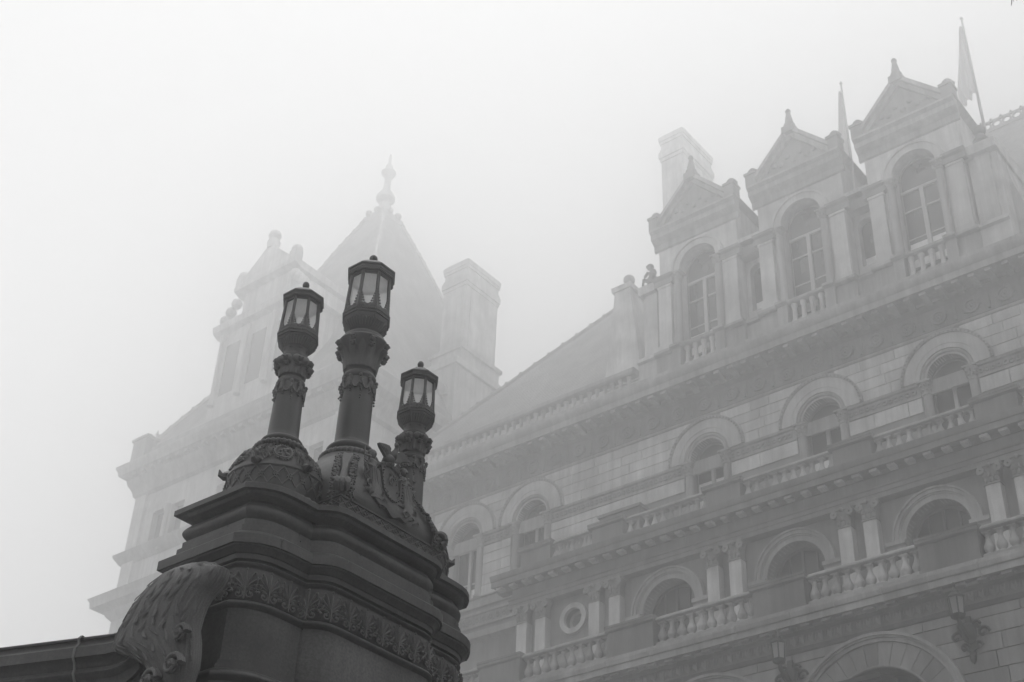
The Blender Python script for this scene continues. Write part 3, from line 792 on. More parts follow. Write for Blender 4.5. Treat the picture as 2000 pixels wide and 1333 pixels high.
# architrave, frieze of long blocks, cornice
e = MB()
e.exx([(YO + .05, 27.26), (YO - .4, 27.28), (YO - .4, 27.48), (YO - .44, 27.5), (YO - .44, 27.66), (YO - .5, 27.7), (YO - .5, 27.76), (YO + .05, 27.78)], PX0 - .1, X1)
e.exx([(YO + .05, 27.78), (YO - .26, 27.78), (YO - .26, 28.28), (YO + .05, 28.28)], PX0 - .05, X1)
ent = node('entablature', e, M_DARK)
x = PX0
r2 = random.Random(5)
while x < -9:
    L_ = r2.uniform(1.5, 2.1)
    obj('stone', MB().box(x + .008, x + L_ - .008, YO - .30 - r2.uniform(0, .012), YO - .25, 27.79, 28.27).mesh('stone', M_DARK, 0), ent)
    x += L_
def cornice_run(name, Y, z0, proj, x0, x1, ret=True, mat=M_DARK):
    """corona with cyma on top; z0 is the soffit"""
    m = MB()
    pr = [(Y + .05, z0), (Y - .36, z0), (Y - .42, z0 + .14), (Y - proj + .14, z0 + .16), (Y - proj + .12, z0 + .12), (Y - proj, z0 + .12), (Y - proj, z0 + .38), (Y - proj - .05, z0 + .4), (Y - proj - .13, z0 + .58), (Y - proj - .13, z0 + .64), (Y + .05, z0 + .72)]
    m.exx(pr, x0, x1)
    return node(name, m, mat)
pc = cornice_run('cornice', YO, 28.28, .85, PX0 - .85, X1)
me_mut = MB().exx([(-.5, .13), (-.5, .02), (-.05, .0), (-.05, .13)], -.16, .16).mesh('modillion', M_WALL)
x = PX0 - .5
while x < -8: obj('modillion', me_mut, pc, (x, YO - .22, 28.28)); x += BAY / 8

# ------------------------------------------------------------------ balustrades with pedestals
prof_b = [(.13, 0), (.13, .06), (.09, .1), (.105, .15), (.15, .22), (.165, .3), (.15, .38), (.1, .5), (.072, .62), (.068, .7), (.085, .74), (.085, .78), (.12, .82), (.12, .87)]
me_bal = MB().lathe([(r_ * 1.0, z_) for r_, z_ in prof_b], 14).box(-.14, .14, -.14, .14, -.02, .05).box(-.13, .13, -.13, .13, .83, .9).mesh('baluster', M_BALU, 40)
def bal_run(Y, z_base, z_top, peds, x_end, hw, cap_over, nb, mat_ped):
    """peds: pedestal centres from left to right"""
    m = MB()
    lo, hi = peds[0], x_end
    m.box(lo, hi, Y - .2, Y + .2, z_base - .3, z_base)
    m.exx([(Y - .18, z_top), (Y - .26, z_top + .04), (Y - .26, z_top + .1), (Y - .22, z_top + .13), (Y - .2, z_top + .17), (Y + .2, z_top + .17), (Y + .26, z_top + .1), (Y + .26, z_top + .04), (Y + .18, z_top)], lo, hi)
    br_ = node('balustrade', m, M_TRIM)
    for p in peds:
        q = MB().box(p - hw, p + hw, Y - .32, Y + .32, z_base - .28, z_top + .0)
        q.exx([(Y - .34, z_top), (Y - .34 - cap_over, z_top + .05), (Y - .34 - cap_over, z_top + .14), (Y - .36 - cap_over, z_top + .16), (Y - .36 - cap_over, z_top + .24), (Y + .4 + cap_over, z_top + .24), (Y + .34 + cap_over, z_top + .05), (Y + .34, z_top)], p - hw - cap_over - .02, p + hw + cap_over + .02)
        q.box(p - hw - .04, p + hw + .04, Y - .36, Y + .36, z_base - .3, z_base - .04)
        BP('pedestal', q, mat_ped, br_)
    h = (z_top - z_base) / .88
    for a, b in zip(peds, peds[1:]):
        x0_, x1_ = a + hw, b - hw
        for k in range(nb):
            obj('baluster', me_bal, br_, (x0_ + (x1_ - x0_) * (k + .5) / nb, Y, z_base), scale=(1.08, 1.08, h))
    return br_
up_peds = [-37.0, -32.97, -26.965, -20.955, -14.945, -8.935]
bu = bal_run(YO + .05, 29.2, 30.05, up_peds, -8.935, .84, .12, 10, M_DARK)
for o in (node('parapet_block', MB().box(-34.4, -32.2, YO + 1.2, YO + 2.4, 28.6, 31.45).box(-34.5, -32.1, YO + 1.1, YO + 2.5, 31.45, 31.6), M_DARK),): pass

# ------------------------------------------------------------------ porch tier (ground storey)
PR0 = -46.0
pw = MB()
pw.wall_arch(PR0, X1, 8.0, 18.8, YP, YP + .9, [(c_, 1.95, 9.0, 15.65) for c_ in PC[:3]] + [(-35.98, 1.95, 9.0, 15.65), (-41.99, 1.95, 9.0, 15.65)])
pw.box(PR0, X1, YP + 3.2, YO - .02, GROUND, 19.4)
pw.box(PR0, X1, YP + .02, YO, 18.8, 19.7)
pw.box(PR0, X1, YP + .03, YO, GROUND, 8.0)
for p_ in [PR0 + .3] + [-38.98] + PIER + [-8.93]: pw.box(p_ - 1.0, p_ + 1.0, YP + .05, YP + 3.2, 8.0, 18.8)
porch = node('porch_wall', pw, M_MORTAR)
def skip_porch(za, zb):
    out = []
    for c_ in [-41.99, -35.98] + PC[:3]:
        h = max(0.0, za - 15.65); r_ = 2.75
        if h < r_: hw_ = math.sqrt(r_ * r_ - h * h); out.append((c_ - hw_, c_ + hw_))
    return out
zs = [15.1, 15.64, 16.18, 16.72, 17.26, 17.8, 18.34, 18.66]
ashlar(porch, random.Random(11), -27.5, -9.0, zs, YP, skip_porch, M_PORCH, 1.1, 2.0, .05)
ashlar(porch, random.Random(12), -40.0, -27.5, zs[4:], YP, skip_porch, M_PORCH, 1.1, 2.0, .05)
for c_ in [-35.98] + PC[:3]:
    m = MB().ring(c_, 15.65, 2.72, 2.84, YP - .14, YP + .05, n=40); m.ring(c_, 15.65, 2.84, 2.9, YP - .2, YP + .05, n=40); m.ring(c_, 15.65, 2.9, 3.0, YP - .26, YP + .05, n=40)
    a = node('arch', m, M_TRIM)
    nv = 17
    for k in range(nv):
        v_ = MB().ring(c_, 15.65, 1.98 if True else 2, 2.71, YP - .07 - random.uniform(0, .012), YP + .5, PI * k / nv + .0035, PI * (k + 1) / nv - .0035, 4)
        obj('voussoir', v_.mesh('voussoir', M_VOUS, 30), a)
    m = MB(); m.tube([(c_ + 1.97 * math.cos(PI * k / 30), YP - .02, 15.65 + 1.97 * math.sin(PI * k / 30)) for k in range(31)], .06, 8)
    BP('roll_moulding', m, M_TRIM, a)
    # inner, deeper arch with the door glazing
    m = MB().wall_arch(c_ - 2.2, c_ + 2.2, 9, 18.2, YP + 2.2, YP + 2.9, [(c_, 1.35, 9.0, 15.4)])
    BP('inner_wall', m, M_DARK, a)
    m = MB().ring(c_, 15.4, 1.35, 1.55, YP + 2.06, YP + 2.22)
    BP('inner_archivolt', m, M_TRIM, a)
    BP('pane', MB().add([(c_ - 1.35, YP + 2.8, 9), (c_ + 1.35, YP + 2.8, 9), (c_ + 1.35, YP + 2.8, 16.8), (c_ - 1.35, YP + 2.8, 16.8)], [(0, 1, 2, 3)]), M_GLASS, a, 0)
# dark doorway hood under the right-hand arch
hd = MB().box(-22.5, -17.2, 38.0, YP - .1, 16.0, 16.55); hd.box(-22.6, -17.1, 37.85, YP - .08, 16.55, 16.72); hd.box(-22.5, -17.2, 38.0, YP - .1, GROUND, 9.5)
hd = MB().exx([(YP - .28, 15.9), (37.9, 15.9), (37.9, 16.55), (37.75, 16.6), (37.75, 16.75), (YP - .28, 17.0)], -22.6, -17.1)
hood = node('doorway_hood', hd, M_IRON)
for x_ in (-22.2, -17.5):
    BP('post', MB().box(x_ - .15, x_ + .15, 38.0, 38.3, GROUND, 15.9), M_IRON, hood, 0)
e = MB()
e.exx([(YP + .05, 18.66), (YP - .1, 18.68), (YP - .14, 18.74), (YP - .2, 18.78), (YP - .2, 18.84), (YP - .06, 18.86), (YP - .06, 19.26), (YP - .16, 19.3), (YP - .2, 19.36), (YP + .05, 19.4)], PR0, X1)
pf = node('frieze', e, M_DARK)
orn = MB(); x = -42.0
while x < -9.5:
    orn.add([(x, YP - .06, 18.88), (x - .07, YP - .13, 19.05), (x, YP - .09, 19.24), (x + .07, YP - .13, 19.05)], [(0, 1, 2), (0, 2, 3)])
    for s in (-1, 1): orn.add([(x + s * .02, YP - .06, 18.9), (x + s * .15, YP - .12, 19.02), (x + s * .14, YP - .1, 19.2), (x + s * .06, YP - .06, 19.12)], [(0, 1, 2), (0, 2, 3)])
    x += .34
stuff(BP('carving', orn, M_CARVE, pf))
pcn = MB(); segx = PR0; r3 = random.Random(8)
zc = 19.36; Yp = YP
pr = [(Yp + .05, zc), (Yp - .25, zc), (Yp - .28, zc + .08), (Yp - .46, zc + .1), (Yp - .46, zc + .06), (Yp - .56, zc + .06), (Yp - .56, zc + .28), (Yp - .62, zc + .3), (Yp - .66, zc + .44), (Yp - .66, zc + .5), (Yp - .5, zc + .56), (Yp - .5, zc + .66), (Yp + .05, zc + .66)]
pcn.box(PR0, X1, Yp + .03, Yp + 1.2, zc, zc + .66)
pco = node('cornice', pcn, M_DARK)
while segx < X1:
    L_ = r3.uniform(1.5, 2.2)
    obj('stone', MB().exx(pr, segx + .008, min(X1, segx + L_) - .008).mesh('stone', M_TRIM, 0), pco); segx += L_
me_dn = MB().exx([(-.42, .1), (-.42, -.02), (-.06, -.02), (-.06, .1)], -.17, .17).mesh('dentil', M_TRIM)
x = -45.5
while x < -9: obj('dentil', me_dn, pco, (x, YP - .04, zc + .0)); x += BAY / 8
lo_peds = [-44.99, -38.98] + PIER + [-8.93]
bl = bal_run(YP + .1, 20.3, 21.1, lo_peds, -8.93, .98, .06, 10, M_DARK)

# ------------------------------------------------------------------ wall lanterns
def wall_lantern(x, label):
    z = 17.9
    t = thing('wall_lantern', label, 'wall lantern', (x, YP - .05, z), 'iron lanterns on the porch wall')
    b_ = MB()
    b_.box(-.09, .09, -.1, 0, -.75, .55)
    b_.ball((0, -.12, .0), .24, 10, 8, (1.0, .7, 1.4))
    for s in (-1, 1):
        for (cx_, cz_, r_) in ((s * .42, -.05, .2), (s * .24, .25, .13), (s * .2, -.42, .15)):
            pts = [(cx_ + r_ * (1 - .07 * k) * math.cos(.5 * k * s), -.1, cz_ + r_ * (1 - .07 * k) * math.sin(.5 * k)) for k in range(13)]
            b_.tube(pts, .05, 6)
        b_.tube([(0, -.08, .3), (s * .2, -.09, .2), (s * .36, -.1, .12)], .05, 6); b_.tube([(0, -.08, -.6), (s * .12, -.09, -.5), (s * .22, -.1, -.3)], .05, 6)
    b_.tube([(0, -.08, -.2), (0, -.4, -.12), (0, -.72, .05), (0, -.78, .22)], [.1, .085, .07, .06], 8)
    b_.lathe([(.02, -.95), (.09, -.85), (.11, -.75), (.08, -.68)], 10, 0, -.08)
    P('bracket', b_, M_IRON, t)
    L_ = MB(); r0, r1 = .2, .25; yl = -.78
    L_.lathe([(.04, .2), (.14, .22), (.22, .28), (.24, .34)], 6, 0, yl); L_.lathe([(.27, .86), (.29, .9), (.2, .98), (.13, 1.04), (.12, 1.1), (.07, 1.14), (.03, 1.25), (.05, 1.28), (.05, 1.32), (.01, 1.42)], 6, 0, yl)
    for k in range(6):
        a = PI / 3 * k; L_.tube([(r0 * math.cos(a), yl + r0 * math.sin(a), .33), (r1 * math.cos(a), yl + r1 * math.sin(a), .88)], .025, 5)
    lf = P('lantern_frame', L_, M_IRON, t)
    for k in range(6):
        a, b2 = PI / 3 * k, PI / 3 * (k + 1)
        P('pane', MB().add([(r0 * .95 * math.cos(a), yl + r0 * .95 * math.sin(a), .34), (r0 * .95 * math.cos(b2), yl + r0 * .95 * math.sin(b2), .34), (r1 * .95 * math.cos(b2), yl + r1 * .95 * math.sin(b2), .87), (r1 * .95 * math.cos(a), yl + r1 * .95 * math.sin(a), .87)], [(0, 1, 2, 3)]), M_FROST, lf, 0)
wall_lantern(-20.78, 'black iron scroll-bracket wall lantern left of the large dark-hooded porch arch')
wall_lantern(-14.72, 'black iron scroll-bracket wall lantern right of the large porch arch, near the right edge')

# ------------------------------------------------------------------ flags over the roof
def flag(x, y, z0, z1, label, drop, wid):
    t = thing('flagpole', label, 'flag', (x, y, z0), 'flags on the roof')
    P('pole', MB().lathe([(.09, 0), (.05, z1 - z0), (.1, z1 - z0 + .05), (.02, z1 - z0 + .2)], 8), M_MULL, t)
    n = 26; rows = []
    h1 = (z1 - z0) - .5; h0 = h1 - drop
    for j in range(14):
        u = j / 13; zz = h1 - drop * u
        ww = wid * (.12 + .88 * u ** .8) * (1 if u < .9 else 1 - (u - .9) * 3)
        rows.append([(-.05 - ww * i / n, .12 * math.sin(i * .55 + u * 2) * min(1, i / 4), zz - .25 * u * i / n * (1 if i < n / 2 else .4) - (.5 * (i / n) * u)) for i in range(n + 1)])
    P('flag_cloth', MB().grid(rows), M_FLAG, t, 180)
flag(-14.75, YM + 1.4, 46.2, 55.6, 'limp flag on the pole right of the right-hand dormer', 4.6, 1.0)
flag(-21.35, YM + .9, 46.6, 54.6, 'limp flag on the pole between the middle and right-hand dormers', 4.4, .75)

# ------------------------------------------------------------------ granite pedestal with the lamps (drawn at S = 0.52 of the survey units)
S = .52
half = [(-9.92, 7.0), (-8.961, 7.0), (-8.895, 7.05), (-8.823, 7.12), (-8.785, 7.18), (-8.752, 7.25), (-8.731, 7.34), (-8.722, 7.45), (-8.72, 7.56), (-8.72, 7.685),
        (-8.675, 7.72), (-8.63, 7.76), (-8.595, 7.805), (-8.572, 7.85), (-8.558, 7.9), (-8.55, 7.97)]
plan = half + [(x, 17.058 - y) for x, y in half[::-1]]
def offset(poly, d):
    n = len(poly); out = []
    for i in range(n):
        p0, p1, p2 = Vector(poly[i - 1]), Vector(poly[i]), Vector(poly[(i + 1) % n])
        e1, e2 = (p1 - p0).normalized(), (p2 - p1).normalized()
        n1, n2 = Vector((e1.y, -e1.x)), Vector((e2.y, -e2.x))
        k = (n1 + n2) / (1 + n1.dot(n2)); q = p1 + k * d
        out.append((q.x, q.y))
    return out
PED = thing('stone_pedestal', 'dark wet granite pedestal with heavy mouldings and a palmette frieze carrying three lamps', 'pedestal', (-9.305 * S, 8.529 * S, GROUND))
POFF = Vector((9.305 * S, -8.529 * S, -GROUND))
def ped_part(name, prof, mat, cap0=False, cap1=False):
    rows = [[(x, y, z) for x, y in offset(plan, d)] for d, z in prof]
    o = P(name, MB().grid(rows, cu=True, cap0=cap0, cap1=cap1), mat, PED, 28, S)
    o.location = POFF
    return o
def ped_blocks(name, prof, mat, cuts):
    """the same moulding cut into separate stones; cuts are distances along the outline"""
    core = ped_part(name, [(d - .02, z) for d, z in prof], mat)
    base = [Vector(p) for p in plan]; cum = [0.0]
    for p, q in zip(base, base[1:] + base[:1]): cum.append(cum[-1] + (q - p).length)
    rings = [[Vector(p) for p in offset(plan, d)] for d, z in prof]; n = len(plan)
    def at(ring, t):
        t %= cum[-1]
        for i in range(n):
            if cum[i] <= t <= cum[i + 1]:
                return ring[i].lerp(ring[(i + 1) % n], (t - cum[i]) / max(1e-9, cum[i + 1] - cum[i]))
    cs = sorted(cuts)
    for a, b in zip(cs, cs[1:] + [cs[0] + cum[-1]]):
        a += .0035; b -= .0035
        ts = [a] + sorted(t for c in (0, cum[-1]) for t in [c + u for u in cum[:-1]] if a + .004 < t < b - .004) + [b]
        rows = []
        for ring, (d, z) in zip(rings, prof):
            rows.append([(at(ring, t).x, at(ring, t).y, z) for t in ts])
        P('stone', MB().grid(rows), mat, core, 28, S)
    return core
def tor(d, z0, z1, b, n=9): return [(d + b * math.sin(PI * k / n), z0 + (z1 - z0) * k / n) for k in range(n + 1)]
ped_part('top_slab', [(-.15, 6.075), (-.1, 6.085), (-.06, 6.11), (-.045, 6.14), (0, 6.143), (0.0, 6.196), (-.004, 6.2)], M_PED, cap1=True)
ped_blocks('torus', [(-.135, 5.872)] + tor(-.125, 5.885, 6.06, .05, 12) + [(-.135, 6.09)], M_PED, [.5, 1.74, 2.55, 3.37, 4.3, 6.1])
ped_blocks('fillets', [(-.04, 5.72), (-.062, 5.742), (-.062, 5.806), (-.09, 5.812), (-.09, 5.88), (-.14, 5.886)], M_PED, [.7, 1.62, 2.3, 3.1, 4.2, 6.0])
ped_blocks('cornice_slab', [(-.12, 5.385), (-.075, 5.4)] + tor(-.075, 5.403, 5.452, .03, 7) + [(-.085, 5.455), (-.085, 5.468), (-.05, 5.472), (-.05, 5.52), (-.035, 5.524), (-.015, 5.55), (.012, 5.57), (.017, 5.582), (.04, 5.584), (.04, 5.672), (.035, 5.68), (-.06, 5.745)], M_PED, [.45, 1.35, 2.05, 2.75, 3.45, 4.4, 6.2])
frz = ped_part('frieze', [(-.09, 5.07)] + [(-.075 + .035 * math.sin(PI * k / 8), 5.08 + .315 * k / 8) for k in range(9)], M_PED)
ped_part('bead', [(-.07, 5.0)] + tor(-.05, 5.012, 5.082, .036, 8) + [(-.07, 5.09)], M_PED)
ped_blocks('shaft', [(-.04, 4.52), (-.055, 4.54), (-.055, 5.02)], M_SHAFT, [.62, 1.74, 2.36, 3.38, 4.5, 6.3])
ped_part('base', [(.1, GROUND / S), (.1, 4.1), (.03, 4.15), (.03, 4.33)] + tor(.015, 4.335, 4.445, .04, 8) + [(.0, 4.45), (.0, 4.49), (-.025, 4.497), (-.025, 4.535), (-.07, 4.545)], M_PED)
# palmettes along the frieze
pm = MB()
def petal(m, a, L, wd, r0=.03, lift=.022, cx=0.0, cz=0.0, curl=0.0):
    c_, s_ = math.sin(a), math.cos(a)
    pts = []
    for u in (0, .35, .75, 1.0):
        aa = a + curl * u * u
        pts.append((cx + math.sin(aa) * (r0 + L * u), cz + math.cos(aa) * (r0 + L * u)))
    ws = (.25, .8, 1.0, .0); hs = (.5, 1, 1.1, .35)
    v = []
    for (x, z), w_, h_ in zip(pts, ws, hs):
        v += [(x - s_ * wd * w_, -.001, z + c_ * wd * w_), (x, -lift * h_, z), (x + s_ * wd * w_, -.001, z - c_ * wd * w_)]
    f = []
    for k in range(3):
        o = 3 * k; f += [(o, o + 1, o + 4, o + 3), (o + 1, o + 2, o + 5, o + 4)]
    m.add(v, f)
for k in range(9):
    a = (k - 4) * .33; petal(pm, a, .19 - .017 * abs(k - 4), .0135, .02, .013, 0, -.06, .11 * (k - 4))
    e_ = a + .11 * (k - 4); pm.ball((math.sin(e_) * (.19 - .017 * abs(k - 4)), -.006, -.06 + math.cos(e_) * (.19 - .017 * abs(k - 4))), .0145, 6, 4, (1, .8, 1))
for s in (-1, 1):
    pts = []
    for k in range(17):
        t = k * .52; r_ = .044 * (1 - k / 19); pts.append((s * (.05 + r_ * math.cos(t + 1.2)), -.012, -.105 + r_ * math.sin(t + 1.2)))
    pm.tube(pts, .008, 5)
    petal(pm, s * 2.0, .05, .012, .02, .025, 0, -.05, s * .5)
    petal(pm, s * .12, .11, .01, .0, .022, s * .098, -.02, -s * .3); petal(pm, -s * .5, .07, .01, .0, .022, s * .1, -.06, 0)
    pm.ball((s * .052, -.014, -.105), .012, 6, 4)
pm.box(-.007, .007, -.018, 0, -.15, -.03)
me_pm = pm.mesh('palmette', M_PEDC, 50, S)
# walk along the frieze outline at bulge offset
off = offset(plan, -.041)
path = off[0:len(half)] + off[len(half):]
def along(path, step, start):
    out = []; d = start; i = 0; acc = 0.0
    segs_ = [(Vector(a), Vector(b)) for a, b in zip(path, path[1:])]
    tot = sum((b - a).length for a, b in segs_)
    while d < tot:
        acc = 0
        for a, b in segs_:
            L_ = (b - a).length
            if acc + L_ >= d:
                p = a.lerp(b, (d - acc) / L_); e = (b - a).normalized(); out.append((p, e)); break
            acc += L_
        d += step
    return out
for p, e in along(path, .214, .60):
    ang = math.atan2(e.y, e.x)
    obj('palmette', me_pm, frz, (p.x * S, p.y * S, 5.235 * S), (0, 0, ang))

# ------------------------------------------------------------------ lamps
def dome_base(par):
    """domed lattice-banded base of the two smaller lamps (survey units, axis at origin)"""
    m = MB().lathe([(.455, 6.19), (.47, 6.21), (.475, 6.25), (.455, 6.28), (.455, 6.30), (.462, 6.33), (.455, 6.52), (.468, 6.535), (.462, 6.56), (.44, 6.6), (.41, 6.68), (.37, 6.75), (.32, 6.805), (.265, 6.845), (.24, 6.86), (.24, 6.885)], 40, 0, 0)
    base = P('base', m, M_BRONZE, par, 35, S)
    o = MB(); n = 22
    for k in range(n):
        a0 = 2 * PI * k / n
        for s in (-1, 1):
            pts = [((.463) * math.cos(a0 + s * 2 * PI / n * t), (.463) * math.sin(a0 + s * 2 * PI / n * t), 6.335 + .185 * t) for t in (0, .25, .5, .75, 1)]
            o.tube(pts, .0065, 5)
        for (da, dz) in ((.5, .0925), (0, .0), (0, .185)):
            a = a0 + 2 * PI / n * (da if da else 0)
            if da: 
                o.ball((.465 * math.cos(a), .465 * math.sin(a), 6.335 + dz), .014, 6, 4)
                for q in range(4): o.ball((.465 * math.cos(a + .045 * math.cos(q * PI / 2)), .465 * math.sin(a + .045 * math.cos(q * PI / 2)), 6.335 + dz + .026 * math.sin(q * PI / 2)), .012, 5, 4)
    P('lattice_band', o, M_BRONZE2, base, 40, S)
    o = MB()
    for k in range(40):
        a = 2 * PI * k / 40
        o.ball((.485 * math.cos(a), .485 * math.sin(a), 6.245), .035, 6, 4, (1, 1, .8))
    P('leaf_course', o, M_BRONZE2, base, 40, S)
    # medallions with beaded rim, leaves between them, projecting beaks
    o = MB(); R2 = random.Random(4)
    for k in range(6):
        a = 2 * PI * k / 6 - .62
        def dome_pt(da, z, out=0.0):
            tb = [(.462, 6.56), (.44, 6.6), (.41, 6.68), (.37, 6.75), (.32, 6.805), (.265, 6.845)]
            r_ = .462
            for (ra, za), (rb_, zb) in zip(tb, tb[1:]):
                if za <= z <= zb: r_ = ra + (rb_ - ra) * (z - za) / (zb - za)
            if z > 6.845: r_ = .26
            return ((r_ + out) * math.cos(a + da), (r_ + out) * math.sin(a + da), z + out * .8)
        ring = [dome_pt(.2 * math.cos(t), 6.7 + .085 * math.sin(t), .012) for t in [2 * PI * q / 20 for q in range(21)]]
        o.tube(ring, .01, 5)
        for q in range(22):
            t = 2 * PI * q / 22; o.ball(dome_pt(.245 * math.cos(t), 6.7 + .105 * math.sin(t), .01), .011, 5, 4)
        for q in range(10):
            o.ball(dome_pt(R2.uniform(-.12, .12), 6.7 + R2.uniform(-.05, .05), .008), R2.uniform(.012, .025), 6, 4)
        for q in range(70):                                   # leafage between the medallions
            da = PI / 6 + R2.uniform(-.24, .24); z = R2.uniform(6.57, 6.84)
            c0 = dome_pt(da, z, .004); c1 = dome_pt(da + R2.uniform(-.09, .09), min(6.85, z + R2.uniform(.02, .07)), .02); c2 = dome_pt(da + .05, z + .01, .004)
            o.add([c0, c1, c2, dome_pt(da + .025, z - .02, .018)], [(0, 1, 3), (1, 2, 3)])
        c0 = Vector(dome_pt(PI / 6, 6.585, -.01)); dr = Vector((math.cos(a + PI / 6), math.sin(a + PI / 6), 0))
        MBK = MB().tube([c0, c0 + dr * .05 + Vector((0, 0, -.012)), c0 + dr * .085 + Vector((0, 0, .0)), c0 + dr * .10 + Vector((0, 0, .05))], [.05, .045, .028, .006], 7); P('beak', MBK, M_BRONZE, base, 40, S)
    stuff(P('relief', o, M_BRONZE2, base, 60, S))

def leaf_capital(par, prof_neck, r0, z0, r1, z1, nv, vr):
    """bell with upright leaves and corner volutes"""
    m = MB().lathe(prof_neck, 28)
    cp_ = P('capital', m, M_BRONZE, par, 35, S)
    o = MB()
    for row in range(2):
        n = 12
        for k in range(n):
            a = 2 * PI * (k + .5 * row) / n
            zt = z0 + (z1 - z0) * (.5 if row == 0 else .85); zb = z0 + (z1 - z0) * .02
            v = []
            for u in (0, .4, .8, 1.0):
                z = zb + (zt - zb) * u; rr = r0 + (r1 - r0) * ((z - z0) / (z1 - z0)) ** 1.7 + (.012 if u < .9 else .03)
                w_ = (.14, .2, .2, .05)[int(u * 3.01)] * (1 if row == 0 else .9)
                for s in (-1, 0, 1):
                    q = rr + (.012 if s == 0 else 0); v.append((q * math.cos(a + s * w_), q * math.sin(a + s * w_), z))
            o.add(v, [(i + 3 * j, i + 1 + 3 * j, i + 4 + 3 * j, i + 3 + 3 * j) for j in range(3) for i in range(2)])
    P('leaves', o, M_BRONZE2, cp_, 60, S)
    for k in range(nv):
        a = 2 * PI * k / nv + PI / 8; o = MB(); ca, sa = math.cos(a), math.sin(a)
        for (rr, zz, q) in ((r1 + vr * .55, z1 - vr * .9, vr), (r1 + vr * .1, z1 - vr * 2.5, vr * .85)):
            for t in (-1, 1):                                   # two faces of a scroll, axis tangential
                pts = [((rr + q * .72 * (1 - j / 17) * math.cos(j * .6)) * ca - t * vr * .45 * sa, (rr + q * .72 * (1 - j / 17) * math.cos(j * .6)) * sa + t * vr * .45 * ca, zz + q * .72 * (1 - j / 17) * math.sin(j * .6)) for j in range(15)]
                o.tube(pts, q * .3, 6)
            o.ball((rr * ca, rr * sa, zz), q * .85, 8, 6)
        P('volute', o, M_BRONZE, cp_, 60, S)
    return cp_

